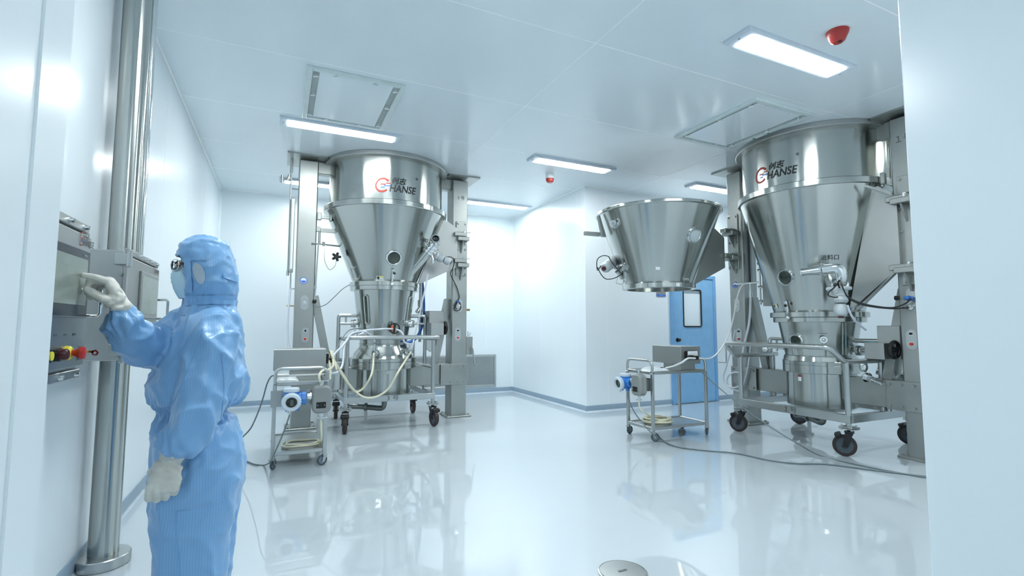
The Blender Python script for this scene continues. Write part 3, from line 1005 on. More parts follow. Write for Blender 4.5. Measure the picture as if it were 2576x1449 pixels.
def actuator(parent, p, d1, d2, s=1.0, name='actuator'):
    """pale pneumatic valve drive: two lobed housings in line with a dark cap"""
    p, d1, d2 = V(p), V(d1).normalized(), V(d2).normalized()
    rot = V((0, 0, 1)).rotation_difference(d1).to_matrix()
    m = MB()
    m.lathe([(.001, -.075 * s), (.045 * s, -.070 * s), (.060 * s, -.04 * s), (.052 * s, -.005 * s), (.058 * s, .0), (.058 * s, .012 * s), (.050 * s, .018 * s), (.058 * s, .05 * s), (.045 * s, .07 * s), (.001, .075 * s)], p, 24, rot)
    o = m.build(name, 'light_grey_paint', parent)
    q = p + d1 * .135 * s
    m = MB(); m.lathe([(.001, -.055 * s), (.042 * s, -.05 * s), (.055 * s, -.02 * s), (.055 * s, .015 * s), (.040 * s, .04 * s), (.02 * s, .05 * s), (.001, .052 * s)], q, 22, rot)
    m.build('position_switch', 'light_grey_paint', o)
    m = MB(); m.cyl(q + d1 * .045 * s, q + d1 * .062 * s, .022 * s, n=16); m.build('indicator', 'dark_red', o)
    m = MB(); m.cyl(p + d2 * .04 * s, p + d2 * .14 * s, .020 * s, n=14).cyl(p + d2 * .10 * s, p + d2 * .125 * s, .045 * s, n=18).cyl(p + d2 * .14 * s, p + d2 * .155 * s, .05 * s, n=18)
    m.build('valve_stem', 'chrome', o)
    return o

# left machine hopper
h3, rad3 = hopper('conical_hopper', 'steel cone with a round dark window under the drum of the left machine', M3C, 0.0, 1.80, .41, 2.70, .768, False,
    .075, [R(0)], [2.094], 'sight_glass_dark', (0.965, -.20),
    ([(0.735, -.19, 2.69), (0.80, -.19, 2.69), (0.945, -.19, 2.60), (0.945, -.19, 2.06), (0.44, -.19, 1.815), (0.40, -.19, 1.815)], (0, .045, 0)), [2.52, 2.15])
latch(h3, rad3, R(0), 1.95)
caution(h3, rad3, R(-19), 1.845)
cone_text(h3, '进料口', .055, rad3, R(39), 2.345)
m = MB(); hp = [(-.40, -.22, 1.98), (-.47, -.24, 1.98), (-.44, -.22, 1.84), (-.37, -.21, 1.84)]
m.tube(fillet(hp, .02), .008, 8); m.build('bail_handle', 'cart_steel', h3)
# branch inlet on its right side
pa, pb = V((0.235, -.28, 1.90)), V((0.455, -.47, 2.20))
m = MB(); m.tube([pa, pb], .062, 20)
inl = m.build('inlet_branch', 'brushed', h3)
dirb = (pb - pa).normalized()
m = MB()
for s_ in (0.0, .045, .10): m.cyl(pb + dirb * s_, pb + dirb * (s_ + .022), .078, n=24)
m.tube([pb, pb + dirb * .13], .058, 20)
pe = pb + dirb * .13
mo = pe + V((-.02, -.10, .06))
m.tube(fillet([pb + dirb * .10, pe + dirb * .03, mo], .06), .050, 18, cap=False)
m.lathe([(.048, -.01), (.056, -.01), (.056, .012), (.044, .012)], mo, 24, V((0, 0, 1)).rotation_difference(V((-.02, -.12, .03)).normalized()).to_matrix(), closed=True)
for k in range(3):
    t = 2 * pi * k / 3 + .4
    q = pb + dirb * .06 + (dirb.orthogonal().normalized() * cos(t) + dirb.cross(dirb.orthogonal().normalized()) * sin(t)) * .09
    m.sphere(q, .017, 10, 7)
m.build('inlet_fitting', 'chrome', inl)
MB().sphere(mo + V((.004, .03, -.008)), .045, 16, 10).build('inlet_bore_shade', 'black_rubber', inl)  # black ball fills the pipe mouth, standing for the shade inside
actuator(h3, pb + V((.135, -.01, -.06)), V((.75, -.05, -.28)), V((-.7, 0, .35)), .92)
m = MB(); q = pb + dirb * .0
m.tube([q + V((.03, -.03, -.02)), q + V((.055, -.05, -.12))], .012, 8).cyl(q + V((.05, -.05, -.10)), q + V((.056, -.05, -.15)), .02, n=12); m.build('drain_stub', 'chrome', inl)

# right machine hopper
h1, rad1 = hopper('conical_hopper', 'tall steel cone with a round dark window under the drum of the right machine', M1C, -pi / 2, 1.40, .445, 2.70, .768, False,
    .072, [R(1.5)], [1.79], 'sight_glass_dark', (0.945, -.19),
    ([(0.72, -.18, 2.66), (0.79, -.18, 2.66), (0.945, -.18, 2.50), (0.945, -.18, 1.83), (0.50, -.18, 1.45), (0.46, -.18, 1.45)], (0, .05, 0)), [2.49, 1.82])
latch(h1, rad1, R(-4), 1.53)
caution(h1, rad1, R(-28), 1.485)
cone_text(h1, '进料口', .058, rad1, R(46), 1.965)
# bent edge sheet of the wing
m = MB(); m.prism([(0.955, -.21, 1.83), (0.945, -.10, 1.86), (0.52, -.08, 1.46), (0.52, -.20, 1.42)], (0, 0, -.02)); m.build('wing_edge', 'frame_steel', h1)
m = MB(); m.prism([(0.76, -.36, 2.64), (0.80, -.33, 2.62), (0.93, -.235, 2.53), (0.89, -.24, 2.53)], (0, 0, .022)); m.build('wing_lip', 'frame_steel', h1)
m = MB(); m.cyl((.80, -.12, 2.66), (.80, -.12, 2.80), .018, n=12).box((.815, -.13, 2.735), (.04, .05, .12), ch=.008); m.build('flange_clamp', 'frame_steel', h1)
# polished elbow inlet
m = MB()
el = fillet([(.45, -.27, 1.66), (.55, -.46, 1.66), (.60, -.60, 1.76), (.52, -.66, 1.83), (.38, -.70, 1.815)], .10, 8)
m.tube([(.40, -.22, 1.64), (.47, -.36, 1.66), (.54, -.46, 1.67)], .075, 20)
m.tube(fillet([(.52, -.44, 1.66), (.64, -.58, 1.70), (.635, -.60, 1.83), (.50, -.66, 1.82)], .10, 8), .050, 20)
elb = m.build('inlet_elbow', 'chrome', h1)
m = MB(); a = V((.50, -.66, 1.82)); b = V((.30, -.69, 1.812))
m.cyl(a + V((.015, 0, 0)), a - V((.008, 0, 0)), .064, n=24)
m.tube([a, a + (b - a) * .85, b], [.054, .036, .034], 20, cap=False)
m.lathe([(.034, 0), (.040, 0), (.040, .012), (.030, .012)], b, 20, V((0, 0, 1)).rotation_difference((a - b).normalized()).to_matrix(), closed=True)
m.build('inlet_nozzle', 'chrome', h1)
MB().sphere(b + (a - b) * .15, .031, 14, 8).build('inlet_bore_shade', 'black_rubber', h1)  # dark ball in the nozzle stands in for its shaded inside
act1 = actuator(h1, (.615, -.585, 1.56), (.05, -.10, -.75), (-.2, .25, .75), 1.15)
MB().box((.60, -.58, 1.625), (.19, .13, .035), ch=.01).build('actuator_bracket', 'light_grey_paint', h1)

# ------------------------------------------------------------------ loose hopper swung out on the left column of the right machine
hang_c = (4.30, 4.82, 0.0)
hl, radl = hopper('conical_hopper', 'loose open steel hopper swung out on hinges above the right instrument cart', hang_c, 0.0, 1.755, .405, 2.67, .752, True,
    .072, [R(-1)], [2.296], 'sight_glass_pale', (1.02, -.17),
    ([(0.70, -.12, 2.62), (0.80, -.13, 2.57), (0.985, -.16, 2.42), (0.985, -.16, 2.02), (0.42, -.06, 1.73), (0.38, -.05, 1.76)], (0, .045, 0)), [2.51, 2.18])
hc = V(hang_c)
patch(hl, 'sticker', 'sticker_white', radl, R(-42.5), 1.925, .05, .035)
patch(hl, 'sticker', 'sticker_white', lambda z: .445, R(-13), 1.735, .045, .045, off=.003)
m = MB(); p = polar(radl(2.455), R(-88), 2.455); d_ = V((-.85, -.3, .3)).normalized()
m.cyl(p, p + d_ * .05, .035, n=18).cyl(p + d_ * .05, p + d_ * .065, .045, n=18).cyl(p + d_ * .065, p + d_ * .10, .022, n=14); m.build('port', 'chrome', hl)
m = MB(); m.box((-.845, .22, 2.385), (.22, .05, .05), ch=.004).prism([(-.76, .20, 2.62), (-.735, .20, 2.62), (-.645, .20, 2.36), (-.70, .20, 2.36)], (0, .04, 0))
m.build('side_bracket', 'cabinet_steel', hl)
m = MB(); p = polar(radl(1.79), R(-20), 1.79)
p2 = polar(radl(1.79), R(4), 1.80); m.cyl(p2, p2 + V((.0, -.05, .0)), .016, n=12); m.build('spigot', 'chrome', hl)
a0 = at(1536, 662, 6.28) - hc
ah = actuator(hl, a0, (-.72, -.45, -.35), (.8, .3, -.1), 1.25)
m = MB(); pc = polar(radl(1.95), R(-98), 1.95)
m.cyl(pc + V((.05, 0, .0)), pc + V((-.06, 0, 0.02)), .045, n=20); m.build('valve_seat', 'chrome', hl)
hq = [at(x, y, 6.25) - hc for x, y in ((1556, 688), (1549, 712), (1566, 716), (1572, 695))]
MB().tube(fillet(hq, .02), .007, 8).build('bail_handle', 'cart_steel', hl)
MB().cyl(at(1552, 682, 6.2) - hc, at(1566, 700, 6.25) - hc, .028, n=14).build('sampling_port', 'cart_steel', hl)
wl = [at(x, y, 6.1) for x, y in ((1512, 668), (1503, 680), (1502, 655), (1514, 644), (1530, 645), (1536, 655), (1552, 676), (1566, 690), (1560, 692), (1545, 700), (1525, 702), (1512, 690), (1503, 672))]
tag(MB().tube(spline(wl, 5), .006, 6).build('black_cable', 'cable_black'), 'thin black cable looped around the valve drive of the loose hopper', 'cable')

# ------------------------------------------------------------------ product trolleys
def caster(parent, p, yaw, rw, big=True, tyre='wheel_brown', stem_z=0.27):
    """swivel caster: wheel, fork and plate; p is the swivel point on the floor"""
    c, s = cos(yaw), sin(yaw)
    rot = M.Rotation(yaw, 3, 'Z')
    off = rot @ V((rw * .42, 0, 0))
    q = V(p) + off + V((0, 0, rw))
    ww = rw * (.46 if big else .36)
    lie = rot @ M.Rotation(pi / 2, 3, 'X')
    m = MB()
    m.lathe([(rw * .72, -ww / 2), (rw * .93, -ww / 2), (rw, -ww / 4), (rw, ww / 4), (rw * .93, ww / 2), (rw * .72, ww / 2)], q, 28, lie, closed=True)
    w_ = m.build('caster_wheel', tyre, parent)
    m = MB(); m.lathe([(.001, -ww * .46), (rw * .25, -ww * .5), (rw * .3, -ww * .3), (rw * .72, -ww * .36), (rw * .72, ww * .36), (rw * .3, ww * .3), (rw * .25, ww * .5), (.001, ww * .46)], q, 24, lie)
    m.build('hub', 'wheel_hub' if not big else 'wheel_grey', w_)
    m = MB()
    top = V((p[0], p[1], stem_z - .028))
    for sg in (-1, 1):
        side = rot @ V((0, sg * (ww / 2 + .006), 0))
        a, b = q + side, top + side - V((0, 0, .01))
        wv = rot @ V((1, 0, 0)) * (rw * .30)
        m.prism([a - wv * .6 - V((0, 0, .012)), a + wv * .6 - V((0, 0, .012)), b + wv * 1.1, b - wv * 1.1], rot @ V((0, sg * .006, 0)))
    m.box(top, (rw * .8, ww + .03, .012), rot)
    m.cyl(q + rot @ V((0, -ww / 2 - .016, 0)), q + rot @ V((0, ww / 2 + .016, 0)), rw * .1, n=10)
    m.cyl(top, top + V((0, 0, .028)), .018, n=14)
    m.build('caster_fork', 'black_plastic' if big else 'cart_steel', parent)
    if big:
        br = q + rot @ V((rw * .5, 0, rw * .95))
        m = MB(); m.box(br, (rw * .55, ww + .05, rw * .42), rot @ M.Rotation(R(20), 3, 'Y'), ch=.008); m.build('brake_pedal', 'black_plastic', parent)

def pipe_frame(m, pts, r, rad=.05):
    m.tube(fillet(pts, rad), r, 12)

def trolley(label, loc, rz, num, hx, hy, zr, handle, bowl, top_arm_z, arm_y, yaw, boxes):
    t = thing('product_trolley', label, 'trolley', loc, rz, 'product trolleys')
    z0, z1 = zr
    # base frame of box section
    for nm, c, d in (('base_rail', (0, -hy, (z0 + z1) / 2), (2 * hx + .05, .05, z1 - z0)), ('base_rail', (0, hy, (z0 + z1) / 2), (2 * hx + .05, .05, z1 - z0)),
                     ('base_rail', (-hx, 0, (z0 + z1) / 2), (.05, 2 * hy - .05, z1 - z0)), ('base_rail', (hx, 0, (z0 + z1) / 2), (.05, 2 * hy - .05, z1 - z0))):
        o = MB().box(c, d, ch=.004).build(nm, 'cart_steel', t)
        if c[1] == -hy: front = o
    text(num, .085, lambda u, v: V((u + .02, -hy - .0262, (z0 + z1) / 2 + v * .8)), 'lettering', 'etch', front)
    for i, (sx, sy) in enumerate(((-1, -1), (1, -1), (-1, 1), (1, 1))):
        p = (sx * hx, sy * hy, 0)
        caster(t, p, yaw[i], .102, True, 'wheel_brown', .262)
        m = MB(); m.box((p[0], p[1], .266), (.13, .12, .008)).box((p[0], p[1], .280), (.13, .12, .008))
        for a in (-.045, .045):
            for b in (-.04, .04): m.cyl((p[0] + a, p[1] + b, .25), (p[0] + a, p[1] + b, .302), .008, n=8)
        m.cyl((p[0], p[1], .28), (p[0], p[1], z0 + .01), .024, n=14)
        m.build('caster_plate', 'cart_steel', t)
    handle(t, hx, hy, z1)
    # white clamp pads on the rails
    for sx in (-1, 1):
        m = MB(); m.cyl((sx * (hx - .10), hy * .25, z1), (sx * (hx - .10), hy * .25, z1 + .03), .05, n=20); m.build('rail_pad', 'white_plastic', t)
    # product container
    zt, zw, rt, rw_, zl, rl, fl = bowl
    prof = [(rt + .045, zt - .055), (rt + .049, zt - .051), (rt + .049, zt - .004), (rt + .045, zt), (rt - .02, zt)]
    m = MB(); m.lathe([(rt - .02, zt - .055)] + prof, n=96); c = None
    shell = MB(); shell.lathe([(rw_, zw), (rt, zt - .05)], n=96)
    c = shell.build('container', 'brushed', t)
    m.build('container_flange', 'brushed', c)
    m = MB(); m.lathe([(rw_, zw), (rw_ + .012, zw - .002), (rw_ + .012, zw - .012), (rw_, zw - .014), (rw_ + .01, zw - .05), (rl, zl + .10), (rl + .015, zl + .04)], n=96); m.build('container_skirt', 'brushed', c)
    m = MB(); m.lathe([(rl - .05, zl), (fl, zl), (fl + .004, zl + .004), (fl + .004, zl + .041), (fl, zl + .045), (rl - .05, zl + .045)], n=96); m.build('skirt_flange', 'brushed', c)
    # carrying arms: two pipes on each side into trunnion cups
    for s in (-1, 1):
        m = MB()
        rr = rw_ + (rt - rw_) * (top_arm_z - zw) / (zt - zw)
        xo = hx + .045
        zA = top_arm_z; zB = top_arm_z - .105
        pipe_frame(m, [(s * (rr - .02), arm_y, zA), (s * xo, arm_y, zA), (s * xo, arm_y, z1 if boxes is None else z1)], .024, .03)
        m.tube([(s * (rr - .04), arm_y, zB), (s * xo, arm_y, zB)], .018, 12)
        m.tube([(s * (xo - .09), arm_y, zA), (s * (xo - .09), arm_y, zB)], .014, 10)
        a = m.build('carrying_arm', 'cart_steel', t)
        m = MB(); m.cyl((s * (rr + .01), arm_y, zB), (s * (rr + .04), arm_y, zB), .055, n=24).cyl((s * (rr + .05), arm_y, zB), (s * (rr + .065), arm_y, zB), .05, n=24)
        m.build('trunnion', 'cart_steel', a)
    if boxes: boxes(t, hx)
    return t, c

def handle3(t, hx, hy, z1):
    zh = 1.085
    for sy in (-1, 1):
        for sx in (-1, 1):
            MB().cyl((sx * hx, sy * (hy - .0), z1 - .01), (sx * hx, sy * (hy - .0), zh), .025, n=16).build('post', 'cart_steel', t)
    m = MB(); pipe_frame(m, [(-hx, hy, zh), (-hx, -hy - .02, zh), (-hx - .02, -hy - .19, zh + .025), (hx + .02, -hy - .19, zh + .025), (hx, -hy - .02, zh), (hx, hy, zh)], .025, .06)
    m.build('push_handle', 'cart_steel', t)
    for sx in (-1, 1):
        MB().tube([(sx * hx, -hy, .72), (sx * hx, hy, .72)], .018, 12).build('side_bar', 'cart_steel', t)

def handle1(t, hx, hy, z1):
    zh = .905
    for sy, sx in ((-1, -1), (-1, 1), (.05, -1), (.05, 1)):
        MB().cyl((sx * hx, sy * hy, z1 - .01), (sx * hx, sy * hy, zh), .027, n=16).build('post', 'cart_steel', t)
    m = MB(); pipe_frame(m, [(-hx, .10, zh), (-hx, -hy - .10, zh), (-hx - .01, -hy - .23, zh + .145), (hx - .02, -hy - .23, zh + .145), (hx, -hy - .02, zh), (hx, .10, zh)], .026, .055)
    m.build('push_handle', 'cart_steel', t)

def drive_boxes(x0, zb, tealish):
    """upright motor housing, a small drive box before it and a black hand wheel on its end"""
    def f(t, hx):
        MB().box((x0 + .13, .10, zb + .165), (.21, .28, .33), ch=.004).build('motor_box', 'cabinet_steel', t)
        o2 = MB().box((x0 + .09, -.13, zb + .08), (.18, .19, .165), ch=.004).build('drive_box', 'cabinet_steel', t)
        q = V((x0 + .225, -.13, zb + .095))
        m = MB(); m.tube([q + V((.0, .078 * cos(a), .078 * sin(a))) for a in [2 * pi * k / 28 for k in range(28)]], .017, 10, closed=True)
        m.cyl(q - V((.045, 0, 0)), q + V((.015, 0, 0)), .026, n=14)
        for k in range(3):
            a = 2 * pi * k / 3 + .5
            m.tube([q, q + V((0, .075 * cos(a), .075 * sin(a)))], .014, 8)
        m.build('hand_wheel', 'black_plastic', o2)
        m = MB(); m.prism([(x0 + .02, .05, zb), (x0 + .24, .05, zb), (x0 + .24, .05, zb - .05), (x0 + .08, .05, zb - .24), (x0 - .02, .05, zb - .17)], (0, .06, 0)); m.build('support_bracket', 'cart_steel', t)
        if tealish:
            m = MB(); m.cyl((x0 - .05, .0, zb + .03), (x0 - .05, .0, zb + .17), .055, n=22); m.build('geared_motor', 'teal', t)
    return f

tr3, cont3 = trolley('square trolley on four brown castors carrying the container under the left machine', M3C, 0.0, '3 号', .525, .525, (.335, .405), handle3,
    (1.755, 1.02, .395, .305, .79, .375, .42), 1.38, .06, [R(-100), R(-80), R(-95), R(-92)], drive_boxes(.575, 1.125, False))
tr1, cont1 = trolley('long trolley with a raised push handle carrying the container under the right machine', M1C, -pi / 2, '１号', .615, .55, (.315, .395), handle1,
    (1.352, .93, .408, .345, .826, .355, .372), 1.10, .05, [R(205), R(211), R(200), R(188)], drive_boxes(.605, .93, True))

def radb(c):
    return c
rb3 = lambda z: .305 + (.395 - .305) * (z - 1.02) / (1.705 - 1.02)
rb1 = lambda z: .345 + (.408 - .345) * (z - .93) / (1.302 - .93)
# tall slot windows on the left container
for ang in (R(-47), R(48)):
    m = MB()
    za, zb, hw = 1.30, 1.60, .028
    loop = []
    for k in range(10):
        t_ = pi * k / 9; loop.append((hw * cos(t_), zb + hw * sin(t_)))
    for k in range(10):
        t_ = pi + pi * k / 9; loop.append((hw * cos(t_), za + hw * sin(t_)))
    m.tube([polar(rb3(z) + .006, ang + u / rb3(z), z) for u, z in loop], .013, 8, closed=True)
    o = m.build('slot_window', 'brushed', cont3)
    m = MB(); m.add([polar(rb3(z) + .004, ang + u / rb3(z), z) for u, z in loop], [tuple(range(len(loop)))])
    m.build('slot_glass', 'sight_glass_dark', o, smooth=False)
# valves and fittings of the left container
def spray(parent, r, ang, z, s=1.0):
    p = polar(r, ang, z); d = polar(1, ang, 0)
    m = MB(); m.cyl(p - d * .02, p + d * .05 * s, .026 * s, n=16).cyl(p + d * .05 * s, p + d * .065 * s, .045 * s, n=20).cyl(p + d * .075 * s, p + d * .09 * s, .045 * s, n=20).cyl(p + d * .09 * s, p + d * .15 * s, .024 * s, n=14)
    m.cyl(p + d * .06 + V((.05, 0, -.01)) * s, p + d * .06 + V((.08, 0, -.03)) * s, .016 * s, n=10)
    m.cyl(p + d * .12 * s, p + d * .12 * s + V((0, 0, .11 * s)), .014 * s, n=12)
    m.build('spray_nozzle', 'chrome', parent)
spray(tr3, .385, R(-23), .915); spray(tr3, .385, R(28), .92)
m = MB(); p = polar(rb3(1.27), R(40), 1.27); d = polar(1, R(40), 0)
m.cyl(p, p + d * .06, .03, n=16).sphere(p + d * .08, .042, 14, 9).cyl(p + d * .06 + V((-.05, 0, .03)), p + d * .06 + V((.05, 0, .03)), .022, n=12); m.build('sample_valve', 'chrome', cont3)
m = MB(); p = polar(.33, R(-70), 1.13); m.sphere(p, .06, 14, 9, (1, 1, .7)).cyl(p, p + V((-.09, -.02, .05)), .016, n=10).cyl(p + V((0, -.04, 0)), p + V((.08, -.07, .02)), .03, n=14); m.build('discharge_valve', 'chrome', cont3)
# hand wheel with orange handle on the front of the left container
p = polar(rb3(1.215), R(7), 1.215); d = polar(1, R(7), 0); e = polar(1, R(97), 0)
m = MB(); q = p + d * .09
m.tube([q + e * (.062 * cos(a)) + V((0, 0, .062 * sin(a))) for a in [2 * pi * k / 26 for k in range(26)]], .008, 8, closed=True)
m.box(q, (.022, .02, .12), M.Rotation(R(8), 3, 'Y'))
hw_ = m.build('hand_wheel', 'black_plastic', cont3)
MB().box(q + e * -.03 - d * .005, (.035, .02, .07), ch=.006).build('wheel_lever', 'orange', hw_)
MB().cyl(p, q, .022, n=14).build('wheel_stem', 'chrome', hw_)
# small steel canister hung on the left of the trolley, in front of the beam
m = MB(); m.lathe([(.001, .50), (.095, .50), (.10, .51), (.10, .80), (.104, .805), (.104, .815), (.001, .815)], (-.64, -.42, 0), 32); m.build('side_canister', 'cart_steel', tr3)
# right container: window, port and ribs
k1 = math.atan((.408 - .345) / (1.302 - .93))
sight_glass(cont1, polar(rb1(1.09), R(-1.5), 1.09), V((sin(R(-1.5)) * cos(k1), -cos(R(-1.5)) * cos(k1), -sin(k1))), .062, 'sight_glass_dark')
m = MB(); p = polar(rb1(1.11), R(38.5), 1.11); d = polar(1, R(38.5), 0)
m.cyl(p - d * .01, p + d * .035, .022, n=16).cyl(p + d * .035, p + d * .045, .036, n=20).cyl(p + d * .052, p + d * .064, .036, n=20).sphere(p + d * .07, .02, 12, 8).cyl(p + d * .04, p + d * .04 - V((0, 0, .09)), .012, n=10); m.build('port', 'chrome', cont1)
text('------', .04, lambda u, v: polar(rb1(1.18) + .002, R(38) + u / .36, 1.18 + v), 'lettering', 'etch', cont1)
m = MB(); m.tube([polar(rb1(.95) + .004, R(70), .95), polar(rb1(1.29) + .004, R(66), 1.29)], .007, 8).tube([polar(rb1(.95) + .004, R(76), .95), polar(rb1(1.29) + .004, R(71), 1.29)], .004, 8); m.build('seam', 'brushed', cont1)
m = MB(); p = polar(.355, R(-52), 1.0); m.cyl(p, p + V((-.10, -.05, .01)), .022, n=14).cyl(p + V((-.06, -.03, .0)), p + V((-.07, -.035, .0)), .04, n=18).sphere(p + V((-.17, -.09, -.02)), .042, 16, 10).tube([p + V((-.10, -.05, .01)), p + V((-.17, -.09, -.02))], .018, 10).tube([p + V((-.13, -.08, .0)), p + V((-.10, -.10, .10))], .010, 8); m.build('sample_valve', 'chrome', cont1)
m = MB(); p = V((.52, -.10, .74)); m.cyl(p, p + V((.10, -.05, -.02)), .03, n=14).cyl(p + V((.03, -.015, -.005)), p + V((.045, -.022, -.008)), .05, n=18).sphere(p + V((.0, 0, .10)), .04, 12, 8, (1, 1, 1.6)).tube([p + V((.1, -.05, -.02)), p + V((.22, -.08, -.06))], .02, 10); m.build('outlet_valve', 'chrome', cont1)

# ------------------------------------------------------------------ instrument carts
def cart(label, loc, rz, yaw):
    """tubular two-deck cart; local -y end carries the instrument plate"""
    t = thing('instrument_cart', label, 'cart', loc, rz, 'instrument carts')
    hx, hy, zt, zs = .212, .395, .735, .135
    for sx in (-1, 1):
        for sy in (-1, 1):
            MB().box((sx * hx, sy * hy, .41), (.032, .032, .64), ch=.004).build('post', 'cart_steel', t)
    for z in (zt, zs):
        for s in (-1, 1):
            MB().box((0, s * hy, z), (2 * hx - .032, .03, .034), ch=.004).build('rail', 'cart_steel', t)
            MB().box((s * hx, 0, z), (.03, 2 * hy - .032, .034), ch=.004).build('rail', 'cart_steel', t)
        MB().box((0, 0, z + .004 if z < .5 else z - .004), (2 * hx - .02, 2 * hy - .02, .006)).build('shelf', 'cart_steel', t)
    for s in (-1, 1):
        m = MB(); m.tube(fillet([(-hx, s * hy, zt), (-hx, s * hy, .868), (hx, s * hy, .868), (hx, s * hy, zt)], .07, 8), .0145, 12)
        m.build('handle', 'cart_steel', t)
    MB().tube([(-hx, -hy + .05, .80), (hx, -hy + .05, .80)], .010, 10).build('cross_bar', 'cart_steel', t) if rz == 0 else None
    MB().box((0, -hy - .022, .612), (2 * hx + .06, .006, .14), ch=.001).build('mounting_plate', 'cabinet_steel', t)
    for i, (sx, sy) in enumerate(((-1, -1), (1, -1), (-1, 1), (1, 1))):
        caster(t, (sx * hx, sy * hy, 0), yaw[i], .046, False, 'wheel_grey', .118)
    return t
CL, CR = V((.195, 5.24, 0)), V((4.12, 4.52, 0))
ctl = cart('steel two deck instrument cart standing behind the person, left', CL, 0.0, [R(65), R(200), R(80), R(30)])
ctr = cart('steel two deck instrument cart standing under the loose hopper, right', CR, -pi / 2, [R(100), R(60), R(40), R(150)])

def control_box(label, loc, rz):
    t = thing('control_box', label, 'box', loc, rz, 'steel control boxes on the carts')
    MB().box((0, .15, .185), (.47, .30, .20), ch=.003).build('box', 'cabinet_steel', t)
    MB().box((.05, .15, .042), (.28, .22, .083), ch=.002).build('pedestal', 'cabinet_steel', t)
    MB().box((.05, .15, .003), (.34, .28, .006)).build('base_sheet', 'cart_steel', t)
    m = MB(); m.box((.255, .15, .19), (.04, .15, .085), ch=.006); so = m.build('socket', 'sticker_white', t)
    m = MB(); m.box((.252, .15, .185), (.026, .18, .10), ch=.003).box((.29, .10, .165), (.05, .06, .05), ch=.008).box((.29, .18, .160), (.04, .05, .045), ch=.008); m.build('connector', 'black_plastic', t)
    for k in (-.16, 0, .16):
        MB().cyl((k, .001, .10), (k, -.003, .10), .006, n=8).build('screw', 'chrome', t)
    return t
bxl = control_box('brushed steel control box standing on the left cart', (.195, 5.24, .7345), 0.0)
bxr = control_box('brushed steel control box standing on the right cart', (4.12, 4.52, .7345), -pi / 2)

def transmitter(label, loc, rz, side):
    """blue two-chamber field transmitter with a white screw ring round its display"""
    t = thing('flow_transmitter', label, 'transmitter', loc, rz, 'blue flow transmitters')
    m = MB()
    m.lathe([(.001, -.075), (.055, -.075), (.062, -.065), (.062, .055), (.056, .062), (.001, .062)], (0, 0, 0), 28)
    m.cyl((0, .0, 0), (0, -.072, -.012), .060, n=28)
    m.cyl((.02, 0, 0), (.105, 0, 0), .05, n=8).cyl((.085, 0, 0), (.118, 0, 0), .056, n=8)
    for k in range(4):
        a = pi / 4 + pi / 2 * k
        m.box((.10, .038 * cos(a), .045 * sin(a)), (.045, .022, .022), ch=.003)
    m.box((-.03, -.03, -.085), (.03, .03, .03), ch=.003).box((.05, -.01, -.085), (.035, .03, .03), ch=.003)
    h = m.build('housing', 'transmitter_blue', t)
    m = MB(); m.lathe([(.001, .062), (.064, .062), (.064, .088), (.058, .095), (.001, .095)], n=30); m.build('cap', 'ring_white', t)
    rot = V((0, 0, 1)).rotation_difference(V((0, -1, -.16)).normalized()).to_matrix()
    c = V((0, -.072, -.012))
    m = MB(); m.lathe([(.044, .0), (.070, .0), (.076, .008), (.076, .036), (.068, .046), (.050, .046), (.044, .036)], c, 36, rot, closed=True)
    for k in range(24):
        a = 2 * pi * k / 24
        m.box(c + rot @ V((.0765 * cos(a), .0765 * sin(a), .022)), (.006, .004, .028), rot @ M.Rotation(a, 3, 'Z'))
    r_ = m.build('screw_ring', 'ring_white', t)
    m = MB(); m.lathe([(.046, .030), (.001, .030)], c, 30, rot); m.build('display_glass', 'sight_glass_dark', r_)
    m = MB(); m.box(c + rot @ V((.004, -.002, .0325)), (.024, .05, .003), rot); m.build('display', 'lcd_glass', r_)
    m = MB(); m.cyl((-.02, -.06, -.085), (-.02, -.06, -.115), .010, n=10); m.build('cable_gland', 'white_plastic', t)
    return t

def flow_sensor(label, loc, rz):
    t = thing('flow_sensor', label, 'sensor', loc, rz, 'grey flow sensors')
    w_, h_, d_ = .082, .118, .05
    def ring(inset, y):
        pts = []
        for cx, cz, a0 in ((1, 1, 0), (-1, 1, pi / 2), (-1, -1, pi), (1, -1, 3 * pi / 2)):
            for k in range(7):
                a = a0 + pi / 2 * k / 6
                pts.append(V((cx * (w_ - .055) + (.055 - inset) * cos(a), y, cz * (h_ - .055) + (.055 - inset) * sin(a))))
        return pts
    m = MB(); m.loft([ring(.014, -d_), ring(.004, -d_ + .008), ring(0, -d_ + .018), ring(0, -.004), ring(.002, 0), ring(0, .004), ring(0, d_ - .014), ring(.012, d_)])
    m.build('body', 'grey_paint', t)
    m = MB(); m.box((-.005, -d_ - .0015, -.045), (.078, .003, .052)); np_ = m.build('nameplate', 'black_plastic', t)
    text('▪▫▪', .03, lambda u, v: V((u - .005, -d_ - .0035, v - .045)), 'print', 'grey_paint', np_)
    for s in (1, -1):
        m = MB(); z = s * h_
        m.cyl((.0, 0, z - s * .004), (.0, 0, z + s * .05), .014, n=14).cyl((0, 0, z + s * .036), (0, 0, z + s * .048), .032, n=20).cyl((.02, 0, z + s * .042), (.06, -.01, z + s * .042), .006, n=8)
        m.build('clamp', 'chrome', t)
    m = MB(); m.cyl((-w_ + .004, 0, .03), (-w_ - .035, 0, .03), .028, n=16).cyl((-w_ - .005, 0, .03), (-w_ - .015, 0, .03), .036, n=16); m.build('neck', 'chrome', t)
    m = MB(); m.box((w_ * .2, d_ + .02, 0), (.12, .05, .13), ch=.004); m.build('rear_bracket', 'dark_steel', t)
    return t
def on_cart(c, rz, x, y, z):
    return (c + M.Rotation(rz, 3, 'Z') @ V((x, y, 0))) + V((0, 0, z))
trl = transmitter('blue transmitter with a white ringed round display at the end of the left cart', on_cart(CL, 0, -.08, -.50, .615), 0.0, 1)
